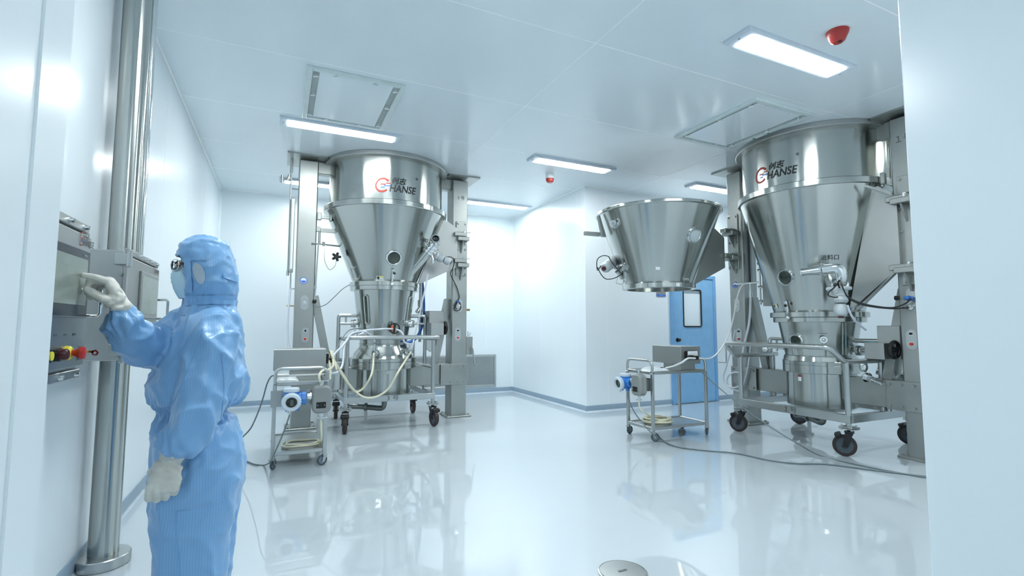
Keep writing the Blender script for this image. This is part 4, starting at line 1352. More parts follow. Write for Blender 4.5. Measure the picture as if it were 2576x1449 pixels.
trr = transmitter('blue transmitter with a white ringed round display at the end of the right cart', on_cart(CR, -pi / 2, -.12, -.50, .615), -pi / 2, 1)
fsl = flow_sensor('grey rounded flow sensor beside the blue transmitter of the left cart', on_cart(CL, 0, .165, -.51, .600), 0.0)
fsr = flow_sensor('grey rounded flow sensor beside the blue transmitter of the right cart', on_cart(CR, -pi / 2, .125, -.51, .605), -pi / 2)

# coils of cream hose on the lower shelves
def coil(label, c, n, seed, rx, ry, r=.0095):
    rnd = random.Random(seed); P = []
    for k in range(n * 20):
        a = 2 * pi * k / 20; i = k // 20
        rr = 1 + .10 * sin(a * .37 + seed) + (-.06 * i if n < 4 else rnd.uniform(-.015, .015) - .045 * i)
        P.append(V((c[0] + rx * rr * cos(a), c[1] + ry * rr * sin(a), c[2] + r + .011 * i + .004 * sin(a * 3 + i))))
    return P
zsh = .135 + .018
hl1 = coil('', (CL.x + .03, CL.y - .20, zsh), 2, 1, .155, .12)
# run from the coil up to the flow sensor
end = V((CL.x + .165, CL.y - .51, .43))
P = hl1 + [V((CL.x + .20, CL.y - .26, .18)), V((CL.x + .185, CL.y - .40, .21)), V((CL.x + .172, CL.y - .50, .33)), end]
tag(MB().tube(spline(P, 3), .0095, 8).build('cream_hose', 'hose_cream'), 'coiled cream hose on the lower shelf of the left cart', 'hose', 'cream hoses')
hr1 = coil('', (CR.x - .17, CR.y - .02, zsh), 5, 3, .17, .15)
q = on_cart(CR, -pi / 2, .125, -.51, .44)
P = hr1 + [V((CR.x - .05, CR.y - .10, .20)), V((CR.x - .30, CR.y - .14, .22)), V((q.x + .02, q.y, .34)), q]
tag(MB().tube(spline(P, 3), .0095, 8).build('cream_hose', 'hose_cream'), 'coiled cream hose on the lower shelf of the right cart', 'hose', 'cream hoses')

def cable(name, mat, pts, r, label, cat='cable', group=None, sub=7, n=8):
    return tag(MB().tube(spline(pts, sub), r, n).build(name, mat), label, cat, group)

# cream hoses from the left box to the two spray nozzles
m3 = V(M3C)
bx = V((.195 + .30, 5.37, .93))
n1 = m3 + polar(.385 + .15, R(-23), .915); n2 = m3 + polar(.385 + .15, R(28), .92)
cable('cream_hose', 'hose_cream', [bx + V((-.01, .02, -.06)), bx + V((.0, -.01, .06)), at(840, 906, 5.0), at(865, 945, 5.2), at(890, 983, 5.35), at(912, 978, 5.4), at(935, 940, 5.4), n1], .011, 'left cream hose looping from the left control box to the trolley nozzle', 'hose')
cable('cream_hose', 'hose_cream', [bx + V((-.02, -.02, -.05)), bx + V((-.02, -.03, .06)), at(838, 903, 4.95), at(862, 945, 5.1), at(900, 990, 5.25), at(935, 1001, 5.3), at(975, 980, 5.35), at(1005, 930, 5.4), n2], .011, 'longer cream hose looping from the left control box to the right trolley nozzle', 'hose')
def ay(px, py, y): return at_plane(px, py, 1, y)
def ax(px, py, x): return at_plane(px, py, 0, x)
cable('cream_hose', 'hose_cream', [ay(807, 966, 4.73), ay(803, 945, 4.72), ay(812, 932, 4.8), ay(825, 930, 4.95), ay(838, 920, 5.15), ay(836, 900, 5.32), ay(828, 898, 5.37), ay(826, 910, 5.37)], .011, 'short cream hose from the grey sensor of the left cart up to its box', 'hose')
cable('cream_hose', 'hose_cream', [ay(830, 955, 5.12), ay(831, 930, 5.18), ay(828, 905, 5.33), ay(832, 893, 5.35), ay(840, 905, 5.3), ay(846, 930, 5.25)], .011, 'cream hose end hanging from the bundle on the left box', 'hose')
# clear tubes from the container over the trolley handle
cable('clear_tube', 'hose_clear', [m3 + polar(.40, R(7), 1.21), ay(960, 828, 6.14), ay(915, 832, 6.08), ay(885, 843, 6.0), ay(862, 870, 5.85), ay(838, 895, 5.6), ay(826, 930, 5.45), ay(832, 938, 5.5), ay(850, 935, 5.6), ay(862, 915, 5.75), ay(866, 870, 5.9), ay(885, 840, 5.98), ay(915, 834, 6.06), ay(935, 845, 6.14), ay(943, 860, 6.17)], .012, 'clear tube curling from the left container over the trolley handle', 'tube')
cable('clear_tube', 'hose_clear', [m3 + polar(.40, R(9), 1.20), ay(1005, 832, 6.22), ay(1014, 842, 6.2), ay(1017, 860, 6.18), n2 + V((0, .03, .09))], .012, 'short clear tube from the hand wheel to the right trolley nozzle', 'tube')
cable('grey_cable', 'cable_grey', [ay(910, 826, 6.4), ay(880, 830, 6.25), ay(862, 850, 6.1), ay(845, 880, 5.85), ay(835, 900, 5.5)], .006, 'thin grey cable dropping behind the left trolley handle')
cable('grey_cable', 'cable_grey', [ay(880, 716, 6.5), ay(862, 727, 6.45), ay(840, 748, 6.45), ay(820, 766, 6.47), ay(800, 772, 6.5), ay(789, 767, 6.53), ay(786, 760, 6.54)], .005, 'thin grey cable sagging from the left container flange to the hanging rod')
cable('blue_hose', 'hose_blue', [ay(1061, 700, 6.95), ay(1065, 740, 6.95), ay(1066, 785, 6.9), ay(1060, 825, 6.75), ay(1047, 850, 6.6), ay(1032, 860, 6.45), ay(1022, 862, 6.40)], .020, 'blue hose hanging behind the hopper of the left machine', 'hose')
cable('clear_tube', 'hose_clear', [ay(1076, 690, 6.16), ay(1072, 715, 6.2), ay(1062, 760, 6.25), ay(1052, 810, 6.3), ay(1042, 850, 6.3), ay(1034, 890, 6.25)], .010, 'clear tube dropping from the inlet drain of the left machine', 'tube')
MBp = MB(); MBp.tube([ay(1059, 660, 6.85), ay(1056, 860, 6.85)], .022, 14); MBp.cyl(ay(1057, 755, 6.84), ay(1057, 785, 6.84), .036, n=16).cyl(ay(1056, 775, 6.82), ay(1049, 785, 6.78), .03, n=14)
tag(MBp.build('steam_pipe', 'cart_steel'), 'upright steel pipe with a valve right of the left container', 'pipe')
cable('black_cable', 'cable_black', [m3 + V((.735, -.50, 2.06)), ay(1122, 648, 6.3), ay(1135, 647, 6.38), ay(1143, 655, 6.4), ay(1140, 672, 6.42), ay(1133, 688, 6.46), ay(1138, 700, 6.52), ay(1148, 720, 6.545), ay(1154, 738, 6.545), ay(1155, 750, 6.55), ay(1147, 768, 6.555), ay(1143, 778, 6.555), ay(1150, 782, 6.555), ay(1159, 776, 6.555), ay(1157, 762, 6.55), ay(1149, 760, 6.545), ay(1143, 770, 6.54), ay(1150, 778, 6.54)], .006, 'black cable from the left inlet drive, coiled on the right column')
m = MB(); m.cyl(ay(1152, 758, 6.572), ay(1152, 758, 6.53), .02, n=14)
tag(m.build('cable_plug', 'hose_blue'), 'blue plug in the right column of the left machine', 'plug')
# cables of the right machine
m1 = V(M1C)
for k, (dy, lb) in enumerate(((0, 'upper black cable sagging from the inlet drive to the blue plug on the right machine'), (6, 'lower black cable sagging from the inlet drive to the steel plug on the right machine'))):
    e_ = [ax(2275, 765, 5.41), ax(2288, 755, 5.40), ax(2294, 751, 5.40)] if k == 0 else [ax(2270, 775, 5.42), ax(2286, 774, 5.42)]
    cable('black_cable', 'cable_black', [ax(2112, 725, 4.90), ax(2108, 712, 4.89), ax(2114, 706, 4.89), ax(2122, 728, 4.88), ax(2135, 748 + dy * .3, 4.90), ax(2165, 762 + dy * .5, 5.0), ax(2200, 770 + dy * .4, 5.15), ax(2245, 774 + dy * .4, 5.33)] + e_, .007, lb)
cable('black_cable', 'cable_black', [ax(2112, 706, 4.90), ax(2100, 722, 4.88), ax(2085, 735, 4.88), ax(2085, 744, 4.88), ax(2100, 748, 4.89), ax(2108, 747, 4.91)], .006, 'short black cable looping on the valve drive of the right machine')
cable('clear_tube', 'hose_clear', [ax(2132, 768, 4.95), ax(2140, 790, 5.0), ax(2152, 808, 5.1), ax(2168, 822, 5.25), ax(2178, 830, 5.35)], .010, 'clear tube from the valve drive down behind the right container', 'tube')
cable('white_hose', 'white_plastic', [V(on_cart(CR, -pi / 2, .30, .16, .90)), ax(1765, 902, 4.42), ax(1790, 900, 4.62), ax(1812, 880, 4.85), ax(1832, 845, 5.05), ax(1845, 800, 5.2), ax(1853, 755, 5.32), ax(1861, 728, 5.37), ax(1870, 716, 5.39), ax(1886, 711, 5.40)], .009, 'white hose rising from the right control box to the pipe on the column', 'hose')
cable('white_hose', 'white_plastic', [V(on_cart(CR, -pi / 2, .31, .14, .89)), ay(1730, 902, 4.18), ay(1715, 912, 4.22), ay(1695, 921, 4.32), ay(1675, 926, 4.42)], .011, 'white hose lying over the top deck of the right cart', 'hose')
cable('clear_tube', 'hose_clear', [ax(1850, 830, 5.36), ax(1838, 880, 5.36), ax(1826, 925, 5.38), ax(1820, 945, 5.38), ax(1823, 962, 5.38), ax(1840, 975, 5.38), ax(1860, 970, 5.40), ax(1866, 950, 5.40), ax(1855, 937, 5.40), ax(1838, 940, 5.40), ax(1829, 952, 5.40), ax(1832, 970, 5.40), ax(1848, 981, 5.40), ax(1866, 978, 5.41), ax(1880, 930, 5.42), ax(1888, 870, 5.42)], .010, 'coiled clear tube hanging by the left column of the right machine', 'tube')

# cables on the floor
def fl(px, py, z=.008):
    d = at(px, py, 1.0) - CAM
    return CAM + d * ((z - CAM.z) / d.z)
cable('floor_cable', 'cable_grey', [fl(1655, 1098), fl(1690, 1120), fl(1760, 1132), fl(1850, 1140), fl(1930, 1157), fl(2000, 1166), fl(2080, 1168), fl(2200, 1183), fl(2300, 1195), fl(2360, 1203), fl(2420, 1212)], .0065, 'lower grey cable trailing over the floor in front of the right machine')
cable('floor_cable', 'cable_grey', [ax(1757, 929, 4.42), ax(1772, 942, 4.44), ax(1800, 968, 4.45), ax(1850, 1010, 4.46), ax(1895, 1044, 4.46), ax(1950, 1082, 4.47), ax(2000, 1112, 4.47), fl(2060, 1145), fl(2130, 1163), fl(2220, 1182), fl(2300, 1196), fl(2360, 1206), fl(2420, 1215)], .006, 'upper grey cable dropping from the right cart to the floor before the right machine')
cable('grey_cable', 'cable_grey', [ax(1579, 985, 3.59), ax(1582, 1005, 3.60), ax(1595, 1035, 3.62), ax(1615, 1062, 3.64), ax(1640, 1090, 3.66), fl(1668, 1110), fl(1700, 1123), fl(1740, 1130)], .0065, 'grey cable from the right transmitter slanting down past its cart')
lt = on_cart(CL, 0, -.095, -.56, .475)
cable('grey_cable', 'cable_grey', [lt, ay(728, 1045, 4.64), ay(718, 1075, 4.66), ay(702, 1115, 4.70), ay(688, 1145, 4.74), ay(680, 1162, 4.76), fl(664, 1170), fl(640, 1168), fl(615, 1158), fl(590, 1150), fl(560, 1150)], .0065, 'grey cable from the left transmitter down to the floor behind the person')
cable('grey_cable', 'cable_grey', [ay(700, 948, 5.0), ay(684, 946, 5.0), ay(672, 965, 5.02), ay(662, 1000, 5.05), ay(650, 1035, 5.08), ay(632, 1075, 5.15), ay(612, 1098, 5.3), fl(592, 1118), fl(560, 1125)], .0065, 'grey cable hanging from the handle of the left cart to the floor')
# clear bag on the left cart and on the right cart top
def bag(label, loc, rz, sx, sy, sz, seed):
    rnd = random.Random(seed); m = MB()
    n = 14; grid = []
    for j in range(n):
        for i in range(n):
            u, v = i / (n - 1) * 2 - 1, j / (n - 1) * 2 - 1
            h = max(0, (1 - u ** 4) * (1 - v ** 4)) * sz
            k = noise.noise(V((u * 2.2, v * 2.2, seed))) * .5 + .8
            grid.append(V((u * sx, v * sy, .004 + h * k)))
    fs = [(j * n + i, j * n + i + 1, (j + 1) * n + i + 1, (j + 1) * n + i) for j in range(n - 1) for i in range(n - 1)]
    m.add(grid, fs)
    k0 = len(grid)
    m.add([V((g.x, g.y, .001)) for g in grid], [f[::-1] for f in fs])
    o = m.build('plastic_bag', 'bag_white', None, loc, (0, 0, rz))
    tag(o, label, 'bag')
bag('crumpled clear plastic bag lying on the top deck of the right cart', (3.93, 4.50, .735), 0, .13, .14, .05, 2)
bag('crumpled clear plastic bag lying on the top deck of the left cart', (.08, 4.99, .735), 0, .10, .11, .06, 5)

# ------------------------------------------------------------------ control stand on the left
POLE = V((-.795, 3.345, 0))
t = thing('control_stand', 'tall round steel pole with a disc foot carrying the operator panel', 'stand', POLE)
m = MB(); m.cyl((0, 0, .02), (0, 0, ZC - .001), .066, n=40); pole = m.build('pole', 'brushed', t)
m = MB(); m.lathe([(.001, .001), (.118, .001), (.120, .004), (.120, .050), (.116, .054), (.001, .054)], n=48); m.build('foot', 'cart_steel', t)
m = MB(); m.tube([(.060, .075, 1.62), (.060, .075, ZC - .002)], .019, 14); m.build('conduit', 'chrome', t)
m = MB(); m.tube([(.005, .112, 1.62), (.005, .112, ZC - .002)], .014, 12); m.build('conduit', 'chrome', t)

def panel_logo(parent, x, y, z, s):
    f = lambda u, v: V((x + .0015, y + u, z + v))
    m = MB(); n = 20; a0, a1 = R(40), R(318); poly = []
    for k in range(n):
        t0, t1 = a0 + (a1 - a0) * k / n, a0 + (a1 - a0) * (k + 1) / n
        c = -.17 * s
        m.add([f(c + .076 * s * .85 * cos(t0), .076 * s * sin(t0)), f(c + .092 * s * .85 * cos(t0), .092 * s * sin(t0)), f(c + .092 * s * .85 * cos(t1), .092 * s * sin(t1)), f(c + .076 * s * .85 * cos(t1), .076 * s * sin(t1))], [(0, 1, 2, 3)])
    for a, b in ((-.135, .026), (-.20, .010)): m.add([f(a * s, (b - .006) * s), f((a + .055) * s, (b - .006) * s), f((a + .061) * s, (b + .006) * s), f((a + .006) * s, (b + .006) * s)], [(0, 1, 2, 3)])
    m.build('emblem', 'logo_red', parent, smooth=False)
    m = MB()
    for a, b in ((-.16, -.006), (-.195, -.026)): m.add([f(a * s, (b - .006) * s), f((a + .065) * s, (b - .006) * s), f((a + .071) * s, (b + .006) * s), f((a + .006) * s, (b + .006) * s)], [(0, 1, 2, 3)])
    m.build('emblem_dashes', 'logo_blue', parent, smooth=False)
    text('HANSE', .122 * s, f, 'lettering', 'etch', parent, offset=.003 * s, shear=.12, dx=.065 * s, dy=-.035 * s)
    text('创志', .088 * s, f, 'lettering', 'etch', parent, offset=.002 * s, shear=.15, dx=-.008 * s, dy=.058 * s)

def cabinet(label, y0, y1, z0, z1, xf, depth, scr, near):
    """touch-screen cabinet whose door faces the room; the thing sits at its lower front left corner"""
    t = thing('operator_cabinet', label, 'cabinet', (xf, (y0 + y1) / 2, z0), 0)
    w_, h_ = y1 - y0, z1 - z0
    MB().box((-depth / 2 - .012, 0, h_ / 2), (depth, w_ - .012, h_ - .02), ch=.004).build('cabinet_body', 'cabinet_steel', t)
    d = MB().box((-.004, 0, h_ / 2), (.022, w_, h_ - .07), ch=.005).build('cabinet_door', 'cabinet_steel', t)
    # folded lips with studs along top and bottom
    for zz in (h_ - .012, .012):
        lip = MB().box((-.006, 0, zz), (.020, w_ - .03, .030), ch=.003).build('edge_lip', 'cabinet_steel', t)
        for k in range(4 if near else 5):
            yy = -w_ / 2 + .06 + (w_ - .12) * k / (3 if near else 4)
            MB().cyl((.002, yy, zz), (.016, yy, zz), .009, .007, n=10).build('stud', 'chrome', lip)
    sy0, sy1, sz0, sz1 = scr
    fr = MB().box((.011, (sy0 + sy1) / 2, (sz0 + sz1) / 2), (.012, sy1 - sy0, sz1 - sz0), ch=.003).build('touch_panel', 'bezel' if near else 'grey_paint', d)
    mtop, mbot, ms = (.030, .040, .022) if near else (.022, .022, .014)
    MB().box((.0165, (sy0 + sy1) / 2, (sz0 + mbot + sz1 - mtop) / 2), (.003, sy1 - sy0 - 2 * ms, sz1 - sz0 - mtop - mbot)).build('screen', 'screen', fr)
    if near:
        MB().box((.0182, sy0 + .07, sz1 - .015), (.001, .05, .010)).build('print', 'grey_paint', fr)
        MB().box((.0182, sy1 - .05, sz1 - .018), (.001, .03, .004)).build('print', 'grey_paint', fr)
    return t, d, w_, h_
cabA, dA, wA, hA = cabinet('operator cabinet with a large touch screen that the person is pressing, nearest left', 1.66, 2.185, 1.075, 1.592, -.615, .22, (-.225, .228, .200, .424), True)
panel_logo(dA, .008, .212, .462, .26)
# handle at the free edge of the door
m = MB(); m.tube(fillet([(.008, .243, .295), (.050, .243, .295), (.050, .243, .206), (.008, .243, .206)], .012), .0055, 10)
m.build('door_handle', 'chrome', dA)
# push buttons under the screen
def pb(y, z, kind):
    if kind == 'lamp':
        m = MB(); m.cyl((.006, y, z), (.030, y, z), .019, n=20); o = m.build('push_button', 'black_plastic', dA); o['label'] = 'button with a yellow face'
        MB().cyl((.030, y, z), (.034, y, z), .013, n=18).build('button_face', 'yellow', o)
    if kind == 'dark':
        m = MB(); m.cyl((.006, y, z), (.022, y, z), .021, n=20); o = m.build('push_button', 'black_plastic', dA); o['label'] = 'dark red lit button'
        m = MB(); m.lathe([(.017, 0), (.017, .014), (.014, .019), (.001, .021)], (.022, y, z), 20, M.Rotation(pi / 2, 3, 'Y')); m.build('button_cap', 'dark_red', o)
    if kind == 'stop':
        m = MB(); m.lathe([(.001, 0), (.023, 0), (.022, .012), (.016, .018), (.001, .018)], (.006, y, z), 24, M.Rotation(pi / 2, 3, 'Y')); o = m.build('emergency_stop', 'yellow', dA); o['label'] = 'yellow collar with a red mushroom head'
        m = MB(); m.lathe([(.010, 0), (.010, .006), (.014, .012), (.020, .022), (.019, .030), (.001, .033)], (.024, y, z), 24, M.Rotation(pi / 2, 3, 'Y')); m.build('mushroom_head', 'red', o)
    if kind == 'key':
        m = MB(); m.cyl((.006, y, z), (.020, y, z), .014, n=18); o = m.build('key_switch', 'chrome', dA)
        m = MB(); m.cyl((.020, y, z), (.034, y, z), .010, n=16); m.build('key_barrel', 'black_plastic', o)
        m = MB(); m.box((.044, y, z), (.022, .003, .007)); m.lathe([(.004, -.0015), (.010, -.0015), (.010, .0015), (.004, .0015)], (.060, y, z - .004), 16, M.Rotation(pi / 2, 3, 'X'), closed=True); m.build('key', 'chrome', o)
zB = .086
pb(-.085, zB, 'lamp'); pb(.008, zB, 'dark'); pb(.098, zB, 'stop'); pb(.178, zB, 'key')
for y in (.01, .085, .16): MB().box((.0078, y, zB + .058), (.001, .022, .006)).build('button_label', 'etch_light', dA)
MB().box((.0078, .225, zB - .006), (.001, .05, .045)).build('rating_plate', 'etch_light', dA)

cabB, dB, wB, hB = cabinet('second operator cabinet with a smaller screen behind the pole, right of the first', 2.775, 3.41, 1.080, 1.600, -.640, .245, (-.11, .262, .205, .438), False)
m = MB(); m.tube(fillet([(.008, .290, .312), (.060, .290, .312), (.060, .290, .205), (.008, .290, .205)], .012), .007, 10)
m.build('door_handle', 'chrome', dB)
panel_logo(dB, .008, .235, .475, .24)
# hinges on its left edge
for z in (.47, .06):
    m = MB(); m.cyl((.010, -wB / 2 - .004, z - .035), (.010, -wB / 2 - .004, z + .035), .012, n=14).box((-.02, -wB / 2 - .006, z), (.05, .012, .05), ch=.002); m.build('hinge', 'cart_steel', cabB)
for z in (.40, .28, .10):
    MB().cyl((-.02, -wB / 2 + .004, z), (-.02, -wB / 2 - .010, z), .008, n=10).build('stud', 'chrome', cabB)
# arm from the pole to the near cabinet
MB().box((-.16, -.31 + 0.0, .30), (.08, .60, .08), ch=.004).build('support_arm', 'cabinet_steel', cabB) if False else None

# ------------------------------------------------------------------ the person at the panel
# local frame: x to the right of the view, y away from the camera, z up; the person faces -x
PD = 1.95
_c = at(495, 800, PD)
PP = V((_c.x, _c.y, 0))
vd = V((_c.x - CAM.x, _c.y - CAM.y, 0)).normalized()
vr = V((vd.y, -vd.x, 0))
PRZ = math.atan2(vr.y, vr.x)
person = thing('person', 'person in a blue hooded clean-room coverall, gloves, mask and glasses touching the screen', 'person', PP, PRZ)
def pl(px, py, off=0.0):
    """photograph pixel to the person's frame, on the upright plane `off` behind the body's middle"""
    d = c_f + c_r * ((px - 1288.0) / F_PX) - c_u * ((py - 724.5) / F_PX)
    o = PP + vd * off - CAM
    s = (o.x * vd.x + o.y * vd.y) / (d.x * vd.x + d.y * vd.y)
    w_ = CAM + d * s - PP
    return V((w_.x * vr.x + w_.y * vr.y, w_.x * vd.x + w_.y * vd.y, w_.z))

def sring(px_y, xl, xr, hd, off=0.0, n=40, e=2.3, tilt=0.0):
    a, b = pl(xl, px_y, off), pl(xr, px_y, off)
    c = (a + b) / 2; hw = (b - a).length / 2
    out = []
    for i in range(n):
        t = 2 * pi * i / n
        ct, st = cos(t), sin(t)
        x = hw * math.copysign(abs(ct) ** (2 / e), ct); y = hd * math.copysign(abs(st) ** (2 / e), st)
        out.append(V((c.x + x, c.y + y, c.z + tilt * x)))
    return out

def capsule_chain(m, P, rad, n=16):
    P = [V(p) for p in P]
    Q = spline([V((*p, )) for p in P], 5)
    rr = []
    k = len(P) - 1
    for i in range(len(Q)):
        f = i / 5.0; j = min(int(f), k - 1); t = f - j
        t = t * t * (3 - 2 * t)
        rr.append(rad[j] * (1 - t) + rad[j + 1] * t)
    m.tube(Q, rr, n)
    m.sphere(Q[0], rr[0] * .99, n, 10); m.sphere(Q[-1], rr[-1] * .99, n, 10)

def fuse(mb, voxel, smooth_it, fac=0.5):
    """one continuous skin over all the overlapping shapes"""
    me = bpy.data.meshes.new('raw')
    me.from_pydata([tuple(p) for p in mb.v], [], mb.f)
    bm = bmesh.new(); bm.from_mesh(me); bmesh.ops.recalc_face_normals(bm, faces=bm.faces); bm.to_mesh(me); bm.free()
    o = bpy.data.objects.new('raw', me); col.objects.link(o)
    md = o.modifiers.new('r', 'REMESH'); md.mode = 'VOXEL'; md.voxel_size = voxel
    if smooth_it:
        sm = o.modifiers.new('s', 'SMOOTH'); sm.iterations = smooth_it; sm.factor = fac
    bpy.context.view_layer.update()
    dg = bpy.context.evaluated_depsgraph_get()
    r = bpy.data.meshes.new_from_object(o.evaluated_get(dg))
    bpy.data.objects.remove(o); bpy.data.meshes.remove(me)
    return r

def finish(me, name, mat, parent, smooth=True):
    me.name = name
    me.materials.clear(); me.materials.append(MT[mat])
    me.polygons.foreach_set('use_smooth', [smooth] * len(me.polygons))
    me.update()
    return place(me, name, parent)

def sstep(a, b, x):
    t = max(0.0, min(1.0, (x - a) / (b - a))); return t * t * (3 - 2 * t)

# --- coverall: trunk and trousers, two sleeves, fused into one garment
m = MB()
trunk = [(752, 464, 592, .078), (772, 464, 592, .085), (788, 456, 595, .115), (805, 448, 597, .165), (825, 440, 600, .19), (850, 430, 603, .20), (900, 402, 613, .21), (945, 378, 622, .215), (980, 369, 626, .21), (1000, 375, 618, .20),
         (1012, 388, 600, .18), (1026, 405, 560, .145), (1038, 403, 565, .148), (1060, 391, 592, .18), (1085, 385, 601, .195), (1120, 380, 608, .205), (1160, 378, 610, .21), (1210, 378, 609, .205), (1255, 379, 605, .195), (1290, 380, 598, .17)]
m.loft([sring(*t_) for t_ in trunk])
m.loft([sring(y, a, b, .103, -.098) for y, a, b in ((1200, 380, 600), (1260, 380, 596), (1320, 382, 586), (1390, 386, 575), (1449, 391, 566), (1520, 402, 556), (1575, 412, 545), (1588, 420, 536))])
m.loft([sring(y, a, b, .103, .10) for y, a, b in ((1200, 390, 606), (1260, 400, 602), (1300, 412, 598), (1340, 420, 588), (1390, 425, 585), (1449, 430, 580), (1520, 432, 572), (1565, 440, 560), (1578, 446, 552))])
NEAR = [pl(528, 822, -.13), pl(530, 870, -.185), pl(522, 940, -.215), pl(508, 1005, -.235), pl(492, 1055, -.245), pl(468, 1096, -.245), pl(446, 1126, -.24), pl(436, 1145, -.235)]
NR = [.075, .088, .086, .078, .078, .070, .060, .030]
capsule_chain(m, NEAR, NR)
FAR = [pl(490, 812, .14), pl(440, 850, .08), pl(385, 872, -.02), pl(345, 850, -.09), pl(312, 818, -.135), pl(293, 773, -.175) + V((.016, .026, .001))]
FR = [.085, .082, .082, .074, .060, .033]
capsule_chain(m, FAR, FR)
me = fuse(m, .0085, 6)
# folds: gathers at waist and cuffs, soft diagonal drapes elsewhere
zw = pl(490, 1027).z
nearA, nearB = NEAR[-1], NEAR[3]
def fold(p, nrm):
    d = 0.0
    ang = math.atan2(p.y, p.x - .0)
    # waist gathers
    g = math.exp(-((p.z - zw) / .055) ** 2)
    d += g * .0065 * sin(ang * 26 + 3 * noise.noise(p * 9))
    # cuff gathers
    for c in (NEAR[-1], FAR[-1]):
        q = (p - c).length
        if q < .13:
            d += sstep(.14, .06, q) * sstep(.02, .06, q) * .006 * sin(math.atan2(p.y - c.y, p.x - c.x) * 9 + 4 * noise.noise(p * 20) + p.z * 40)
    # big drapes: ridged noise stretched along a slanting direction
    u = V((p.x * 1.1 + p.z * .75, p.y * 1.2, p.z * .55 - p.x * .5))
    n1 = noise.noise(u * 7.5 + V((3, 1, 2)))
    n2 = noise.noise(V((p.x * .8 - p.z * .9, p.y, p.z * .6 + p.x * .6)) * 11 + V((7, 2, 5)))
    r1 = 1 - abs(n1) * 2.2; r2 = 1 - abs(n2) * 2.4
    k = .6 + .4 * sstep(.5, 1.1, p.z)
    d += k * (0.0145 * max(0, r1) ** 2 + .0085 * max(0, r2) ** 2 - .0075)
    d += .008 * noise.noise(p * 4.0)
    d += .0016 * noise.noise(p * 30)
    return d
def axis_angle(p, P, r_):
    """nearest point of a limb axis, distance and the arc length round it, cut open on the far side"""
    best = None
    for a, b in zip(P, P[1:]):
        d = b - a; t = max(0, min(1, (p - a).dot(d) / d.length_squared)); q = a + d * t
        L = (p - q).length
        if best is None or L < best[0]: best = (L, q, d.normalized())
    L, q, d = best
    e1 = V((0, -1, 0)); e1 = (e1 - d * e1.dot(d)).normalized(); e2 = d.cross(e1)
    v = p - q
    return L, math.atan2(v.dot(e2), v.dot(e1)) * r_
def stripes(me, arms=True):
    out = []
    for v in me.vertices:
        p = v.co
        cxx = torso_x(p.z)
        s = math.atan2(p.x - cxx, -p.y) * .19
        if arms:
            for P, k in ((NEAR, .095), (FAR, .092)):
                L, u = axis_angle(p, P, .08)
                if L < k * (1.0 if P is FAR else 1.0) and (p.y < -.15 if P is NEAR else (p.x < torso_x(p.z) - .10)): s = u + .003
        out.append(s)
    at_ = me.attributes.new('stripe', 'FLOAT', 'POINT')
    at_.data.foreach_set('value', out)
_tx = [(pl((t_[1] + t_[2]) / 2, t_[0]).z, pl((t_[1] + t_[2]) / 2, t_[0]).x) for t_ in trunk]
def torso_x(z):
    if z >= _tx[0][0]: return _tx[0][1]
    for (z1, x1), (z0, x0) in zip(_tx, _tx[1:]):
        if z >= z0: return x0 + (x1 - x0) * (z - z0) / (z1 - z0)
    return _tx[-1][1]
stripes(me)
nv = [v.normal.copy() for v in me.vertices]
for v, n_ in zip(me.vertices, nv):
    v.co = v.co + n_ * fold(v.co, n_)
cov = finish(me, 'coverall', 'coverall_blue', person)

# side seam and pocket seam of the trousers, yoke seam of the back
from mathutils.bvhtree import BVHTree
_bv = BVHTree.FromPolygons([v.co.copy() for v in me.vertices], [tuple(p.vertices) for p in me.polygons])
def cling(pts, r, name, mat, parent):
    """thin stitched line laid on the cloth as seen from the camera's side"""
    Q = []
    for p in spline(pts, 6):
        h = _bv.ray_cast(p + V((0, -.6, 0)), V((0, 1, 0)))
        if h[0] is not None: Q.append(h[0] + V((0, -.0005, 0)))
    if len(Q) > 2: return MB().tube(Q, r, 5).build(name, mat, parent)
cling([pl(447, 1245), pl(449, 1300), pl(455, 1360), pl(460, 1449), pl(466, 1560)], .0022, 'side_seam', 'coverall_blue', cov)
cling([pl(447, 1246), pl(480, 1240), pl(520, 1232), pl(560, 1222)], .0020, 'pocket_seam', 'coverall_blue', cov)
cling([pl(512, 812), pl(480, 900), pl(445, 985), pl(420, 1015)], .0022, 'front_seam', 'coverall_blue', cov)
cling([pl(550, 880), pl(556, 950), pl(552, 1005), pl(546, 1050)], .0022, 'sleeve_seam', 'coverall_blue', cov)

# --- body under the clothes: head with a face, neck, chest (one skin)
HC = pl(513, 682, 0)
m = MB()
m.sphere(HC + V((.015, 0, .02)), .088, 28, 20, (1.0, .84, 1.08))
m.sphere(HC + V((-.035, 0, -.035)), .066, 22, 16, (1.0, .86, 1.15))
m.sphere(HC + V((-.066, 0, .030)), .024, 14, 10, (.7, 1.9, .7))                  # brow
m.tube([HC + V((-.078, 0, .018)), HC + V((-.095, 0, -.022))], [.009, .012], 10)     # nose
m.sphere(HC + V((-.097, 0, -.024)), .0125, 12, 8)
m.sphere(HC + V((-.085, 0, -.055)), .016, 12, 8, (1, 1.5, .7))                    # lips
m.sphere(HC + V((-.070, 0, -.086)), .020, 12, 8, (1, 1.2, .8))                    # chin
for s in (-1, 1):
    m.sphere(HC + V((.02, s * .078, -.01)), .026, 12, 8, (.7, .35, 1.15))          # ears
m.tube([HC + V((.02, 0, -.05)), HC + V((.03, 0, -.17))], [.052, .056], 18)
m.sphere(HC + V((.02, 0, -.30)), .11, 18, 12, (.8, 1.2, 1))
body = finish(fuse(m, .005, 4), 'body', 'skin', person)
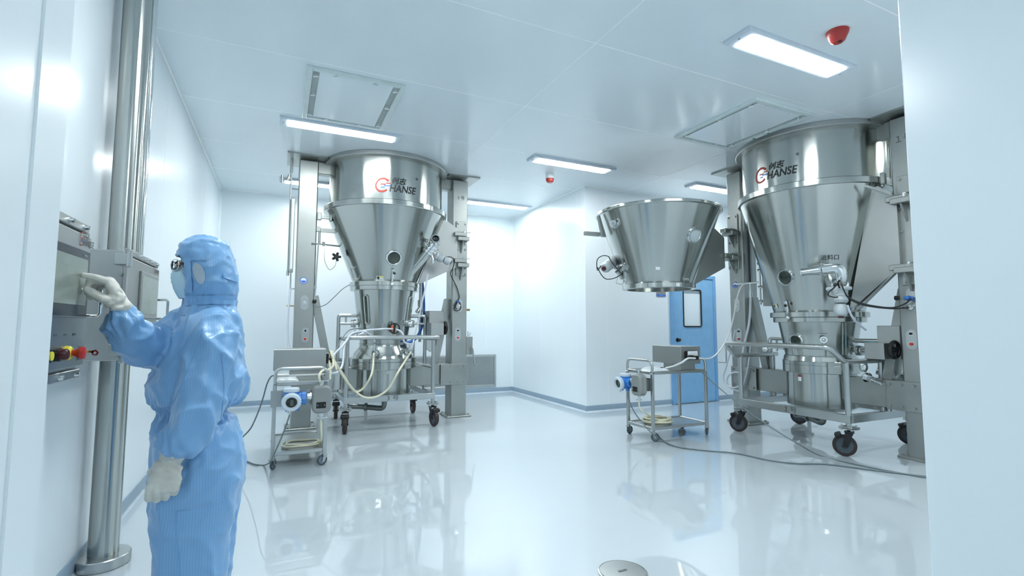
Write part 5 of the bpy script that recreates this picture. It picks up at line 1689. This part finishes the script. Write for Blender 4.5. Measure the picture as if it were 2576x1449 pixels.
for s in (-1, 1):
    e = HC + V((-.0715, s * .031, .008))
    MB().sphere(e, .0105, 14, 10).build('eye', 'sticker_white', body)
    MB().sphere(e + V((-.0070, 0, 0)), .0056, 10, 8).build('iris', 'hair_black', body)
    MB().tube([HC + V((-.086, s * .016, .026)), HC + V((-.085, s * .032, .031)), HC + V((-.074, s * .050, .026))], .0035, 6).build('eyebrow', 'hair_black', body)
    MB().tube([e + V((-.0105, -s * .012, .003)), e + V((-.0135, 0, .0075)), e + V((-.0095, s * .013, .003))], .0020, 6).build('eyelash', 'hair_black', body)

# --- hood
hood = [(597, 506, 540, .020), (601, 488, 556, .050), (608, 468, 570, .074), (622, 451, 581, .093), (640, 444, 588, .104), (660, 446, 593, .110), (685, 449, 597, .112), (710, 453, 599, .112), (728, 457, 599, .108), (742, 459, 597, .100), (754, 461, 594, .091), (768, 463, 593, .091), (784, 458, 595, .104), (796, 452, 597, .120)]
NH = 72
rings = [sring(*t_, n=NH, e=2.15) for t_ in hood]
# refine between the rows
fine = []
for i in range(len(rings) - 1):
    for k in range(4):
        fine.append([rings[i][j].lerp(rings[i + 1][j], k / 4) for j in range(NH)])
fine.append(rings[-1])
zt, zb2 = pl(450, 644).z, pl(450, 738).z
vs = [p for r in fine for p in r]; fs = []
cx_h = HC.x + .012
for i in range(len(fine) - 1):
    for j in range(NH):
        q = (i * NH + j, i * NH + (j + 1) % NH, (i + 1) * NH + (j + 1) % NH, (i + 1) * NH + j)
        c = sum((vs[k] for k in q), V()) / 4
        a = abs(math.atan2(c.y, -(c.x - cx_h)))
        f = (c.z - zb2) / (zt - zb2)
        if 0 < f < 1 and a < R(43) * (1 - max(0, f - .75) * 1.2) * (1 if f > .3 else .75 + f * .8): continue
        fs.append(q)
fs.append(tuple(range(NH)))
hm = bpy.data.meshes.new('hood'); hm.from_pydata([tuple(p) for p in vs], [], fs)
bm = bmesh.new(); bm.from_mesh(hm)
bmesh.ops.recalc_face_normals(bm, faces=bm.faces)
bmesh.ops.delete(bm, geom=[v for v in bm.verts if not v.link_faces], context='VERTS')
bm.normal_update()
for v in bm.verts:
    p = v.co
    u = V((p.x * .8 + p.z * .6, p.y * 1.3, p.z - p.x * .4))
    r1 = 1 - abs(noise.noise(u * 13 + V((2, 9, 4)))) * 2.3
    r2 = 1 - abs(noise.noise(V((p.x - p.z * .7, p.y * 1.2, p.z * .7)) * 19)) * 2.3
    top = sstep(HC.z + .02, HC.z + .11, p.z)
    d = (.0065 + .003 * top) * max(0, r1) ** 2 + .004 * max(0, r2) ** 2 - .004
    neck = math.exp(-((p.z - pl(500, 757).z) / .022) ** 2)
    d += neck * .0035 * sin(math.atan2(p.y, p.x - HC.x) * 20)
    v.co = p + v.normal * d
hm_at = [math.atan2(v.co.x - HC.x - .02, -v.co.y) * .12 for v in bm.verts]
ret = bmesh.ops.solidify(bm, geom=list(bm.faces), thickness=.0022)
bm.to_mesh(hm); bm.free()
at_ = hm.attributes.new('stripe', 'FLOAT', 'POINT')
at_.data.foreach_set('value', [math.atan2(v.co.x - HC.x - .02, -v.co.y) * .12 for v in hm.vertices])
hd = finish(hm, 'hood', 'coverall_blue', person)
_bh = BVHTree.FromPolygons([v.co.copy() for v in hm.vertices], [tuple(p.vertices) for p in hm.polygons])
def hood_patch(name, mat, corners, lift, nu=10, nv=8, shape=None):
    """cloth patch laid over the near side of the hood"""
    m = MB(); P = {}; F = []
    a, b, c, d = corners
    for j in range(nv + 1):
        for i in range(nu + 1):
            u, v = i / nu, j / nv
            x = (a[0] * (1 - u) + b[0] * u) * (1 - v) + (d[0] * (1 - u) + c[0] * u) * v
            y = (a[1] * (1 - u) + b[1] * u) * (1 - v) + (d[1] * (1 - u) + c[1] * u) * v
            p = pl(x, y, -.12)
            h = _bh.ray_cast(p + V((0, -.3, 0)), V((0, 1, 0)))
            if h[0] is not None and h[0].y < .03: P[i, j] = h[0] + h[1] * lift if h[1].y < 0 else h[0] - h[1] * lift
    for j in range(nv):
        for i in range(nu):
            k = [(i, j), (i + 1, j), (i + 1, j + 1), (i, j + 1)]
            if all(q in P for q in k): F.append(k)
    if not F: return None
    keys = list(P); ix = {q: n_ for n_, q in enumerate(keys)}
    m.add([P[q] for q in keys], [tuple(ix[q] for q in k) for k in F])
    o = m.build(name, mat, hd, angle=75)
    at_ = o.data.attributes.new('stripe', 'FLOAT', 'POINT')
    at_.data.foreach_set('value', [math.atan2(v.co.x - HC.x - .02, -v.co.y) * .12 for v in o.data.vertices])
    return o
m = MB(); RG = []
for r_ in (.001, .35, .7, 1.0):
    row = []
    for k in range(32):
        a = 2 * pi * k / 32
        x, y = 500 + r_ * (15 * cos(a) + 5 * sin(a)), 685 + r_ * (24 * sin(a) + 2 * cos(a) + (6 if sin(a) > 0 else 0) * sin(a) * abs(sin(a)))
        p = pl(x, y, -.12); h = _bh.ray_cast(p + V((0, -.3, 0)), V((0, 1, 0)))
        row.append(h[0] + V((0, -.0045 if r_ < .9 else -.003, 0)) if h[0] is not None else p)
    RG.append(row)
m.loft(RG, True, False)
m.build('ear_mesh', 'ear_mesh', hd, angle=60)
hood_patch('face_band', 'coverall_blue', ((459, 652), (481, 650), (486, 735), (463, 735)), .004, 8, 14)
hood_patch('brow_band', 'coverall_blue', ((448, 645), (520, 648), (521, 655), (456, 654)), .004, 14, 3)
hood_patch('strap', 'coverall_blue', ((560, 683), (600, 690), (600, 708), (562, 700)), .006, 12, 6)
hood_patch('collar_band', 'coverall_blue', ((462, 742), (594, 741), (593, 764), (466, 768)), .004, 24, 5)

# --- mask, its loop, and the glasses
def front_shell(rows, amax, name, mat, parent, n=20):
    m = MB(); G = []
    for py, px, hy, back in rows:
        f = pl(px, py); row = []
        for i in range(n + 1):
            a = -amax + 2 * amax * i / n
            row.append(V((f.x + back * (1 - cos(a)) / (1 - cos(amax)), hy * sin(a) / sin(amax), f.z + .0 * a)))
        G.append(row)
    nn = n + 1
    vs = [p for r in G for p in r]
    m.add(vs, [(i * nn + j, i * nn + j + 1, (i + 1) * nn + j + 1, (i + 1) * nn + j) for i in range(len(G) - 1) for j in range(n)])
    return m.build(name, mat, parent, angle=40)
mk = front_shell([(674, 439.5, .054, .054), (682, 433.5, .062, .064), (690, 429.0, .062, .064), (693, 430.0, .062, .063), (700, 428.5, .063, .064), (703, 430.5, .063, .063), (711, 430.0, .063, .062), (714, 432.5, .062, .060), (724, 434.5, .060, .057), (733, 438.5, .058, .052), (742, 443.5, .054, .046), (751, 449.5, .048, .040)], R(82), 'face_mask', 'mask_blue', person)
for s in (-1, 1):
    MB().tube(spline([HC + V((-.045, s * .064, -.015)), HC + V((-.01, s * .082, .0)), HC + V((.03, s * .082, .01))], 4), .0018, 6).build('ear_loop', 'sticker_white', mk)
gl = []
m = MB()
gx = pl(428, 668).x
for s in (-1, 1):
    c = V((gx + .006, s * .033, pl(428, 668).z))
    rim = [V((c.x + .010 + s * .013 * math.copysign(abs(cos(t)) ** .7, cos(t)), c.y + .027 * math.copysign(abs(cos(t)) ** .7, cos(t)), c.z + .0215 * math.copysign(abs(sin(t)) ** .7, sin(t)))) for t in [2 * pi * k / 28 for k in range(28)]]
    m.tube(rim, .0016, 6, closed=True); gl.append(rim)
    m.tube([V((c.x + .022, s * .060, c.z + .010)), V((c.x + .030, s * .066, c.z + .010)), V((HC.x + .02, s * .083, c.z + .004))], .0015, 6)
m.tube([V((gx + .008, -.008, pl(428, 668).z + .006)), V((gx + .002, 0, pl(428, 668).z + .009)), V((gx + .008, .008, pl(428, 668).z + .006))], .0016, 6)
g = m.build('glasses', 'chrome', person)
for rim in gl:
    m = MB(); m.add(rim, [tuple(range(len(rim)))]); m.build('lens', 'spectacle_glass', g, smooth=False)

# --- gloved hands
def hand(name, origin, ex, ey, ez, fingers, thumb, palm, parent, voxel=.0028, cuff=None, s=1.0, target=None):
    """ex: along the fingers, ey: across the palm towards the thumb, ez: out of the back of the hand"""
    ex, ey, ez = V(ex).normalized(), V(ey), V(ez)
    ey = (ey - ex * ey.dot(ex)).normalized(); ez2 = ex.cross(ey)
    if ez2.dot(ez) < 0: ez2 = -ez2
    ez = ez2
    T = lambda x, y, z: V(origin) + (ex * x + ey * y + ez * z) * s
    if target is not None:                        # slide the hand so that the tip of its first finger lands on the target
        y0, base, lens, bends, rads, splay = fingers[0]
        p = V((base, y0, .001)); a = 0.0
        for ln, bd in zip(lens, bends):
            a += bd
            p = p + V((cos(a) * ln * cos(splay), cos(a) * ln * sin(splay), -sin(a) * ln))
        origin = V(origin) + (V(target) - T(*p))
    hand.o = V(origin)
    m = MB(); tips = []
    # palm: lofted flat box from wrist to knuckles
    rows = [(-.012, .025, .020), (.010, .030, .0185), (.035, .039, .0165), (.065, .0435, .0155), (.084, .041, .013), (.092, .036, .009)]
    rr = []
    for x, hw, ht in rows:
        ring = []
        for k in range(20):
            t = 2 * pi * k / 20
            c, s_ = cos(t), sin(t)
            ring.append(T(x, hw * math.copysign(abs(c) ** .75, c), ht * math.copysign(abs(s_) ** .8, s_)))
        rr.append(ring)
    m.loft(rr)
    if palm: m.sphere(T(.03, .022, -.010), .022 * s, 12, 8)
    for y0, base, lens, bends, rads, splay in fingers:
        p = V((base, y0, .001)); a = 0.0
        pts = [V((base - .03, y0 * .8, .0)), p.copy()]
        rd = [rads[0], rads[0]]
        for ln, bd, r in zip(lens, bends, rads[1:]):
            a += bd
            p = p + V((cos(a) * ln * cos(splay), cos(a) * ln * sin(splay), -sin(a) * ln))
            pts.append(p.copy()); rd.append(r)
        tips.append(pts[-1])
        Q = [T(*q) for q in pts]
        for i in range(len(Q) - 1):
            m.tube([Q[i], Q[i + 1]], [rd[i] * s, rd[i + 1] * s], 12)
        for q, r in zip(Q[1:], rd[1:]): m.sphere(q, r * s * 1.03, 12, 8)
    pts = [V(q) for q in thumb[0]]; rd = thumb[1]
    Q = [T(*q) for q in pts]
    for i in range(len(Q) - 1): m.tube([Q[i], Q[i + 1]], [rd[i] * s, rd[i + 1] * s], 12)
    for q, r in zip(Q, rd): m.sphere(q, r * s * 1.03, 12, 8)
    if cuff:
        m.tube([T(x, 0, 0) if k else V(cuff[2]) for k, x in ((0, 0), (1, .0))] if False else [V(cuff[2]), T(.004, 0, 0)], [cuff[0], cuff[1]], 20)
    hand.tip = T(*tips[0])
    me = fuse(m, voxel, 3)
    nv = [v.normal.copy() for v in me.vertices]
    for v, n_ in zip(me.vertices, nv):
        q = v.co - V(origin)
        x, y = q.dot(ex), q.dot(ey)
        w_ = sstep(.10, .02, x)
        v.co = v.co + n_ * (.0030 * w_ * sin(x * 190 + y * 60 + 5 * noise.noise(v.co * 25)) + .0012 * noise.noise(v.co * 70))
    return finish(me, name, 'glove_latex', parent)

# right hand: index finger pressing the screen
tipR = pl(203, 692, -.205)
hit = at_plane(203, 692, 0, cabA.location.x + .020)
q_ = hit - PP
tipR = V((q_.x * vr.x + q_.y * vr.y, q_.x * vd.x + q_.y * vd.y, q_.z))
wr = pl(293, 773, -.175)
knk = pl(252, 698, -.185)
exR = (knk - wr)
hand('glove', wr + (knk - wr).normalized() * .006, exR, V((-.15, -.95, .25)), V((.75, -.35, .55)),
     [(.030, .082, (.025, .017, .014), (R(44), R(8), R(2)), (.0105, .0098, .0088, .0078), R(2)),
      (.010, .086, (.042, .028, .020), (R(72), R(72), R(40)), (.0108, .010, .009, .008), 0),
      (-.011, .082, (.039, .026, .019), (R(78), R(74), R(42)), (.0104, .0098, .0088, .008), 0),
      (-.030, .074, (.031, .020, .017), (R(80), R(72), R(40)), (.0095, .0088, .008, .0072), 0)],
     ([(.010, .024, -.012), (.043, .040, -.028), (.066, .036, -.042), (.080, .031, -.051)], (.016, .0135, .0115, .0098)), True, person, cuff=(.031, .026, FAR[-1] + (FAR[-2] - FAR[-1]).normalized() * .02), target=tipR + V((.008, 0, 0)), s=1.18)
# left hand: loosely closed, hanging in front of the thigh
wl_ = pl(431, 1160, -.235)
kn = pl(412, 1222, -.245)
hand('glove', wl_ + V((0, 0, .008)), kn - wl_, V((-.9, .1, -.3)), V((.1, -1, .05)),
     [(.031, .084, (.040, .024, .018), (R(38), R(70), R(40)), (.0118, .011, .010, .009), 0),
      (.011, .089, (.042, .027, .019), (R(46), R(72), R(40)), (.0120, .011, .010, .009), 0),
      (-.010, .086, (.039, .025, .018), (R(50), R(72), R(40)), (.0116, .0108, .0098, .0088), 0),
      (-.030, .078, (.031, .019, .016), (R(54), R(70), R(40)), (.0106, .0098, .009, .008), 0)],
     ([(.012, .020, -.012), (.040, .040, -.026), (.066, .034, -.040), (.084, .018, -.046)], (.018, .0145, .0125, .0105)), True, person, cuff=(.041, .031, pl(437, 1138, -.235)), s=1.14)
# white boots below the frame
for off, x0, x1, yy in ((-.098, 400, 530, 1592), (.10, 430, 552, 1580)):
    a, b = pl(x0 + 12, yy, off), pl(x1 - 20, yy, off)
    m = MB(); zf = .045
    m.sphere(V((a.x, off, zf)), .045, 14, 10, (1.2, .95, .9)); m.sphere(V((b.x, off, zf + .01)), .045, 14, 10, (1, .9, 1.1))
    m.tube([V((a.x, off, zf)), V((b.x, off, zf + .005))], [.042, .044], 14)
    m.tube([V((b.x - .01, off, zf)), V((b.x - .01, off, .20))], [.044, .055], 14)
    m.box(((a.x + b.x) / 2, off, .012), (b.x - a.x + .09, .085, .022), ch=.008)
    finish(fuse(m, .006, 3), 'boot', 'boot_white', person)
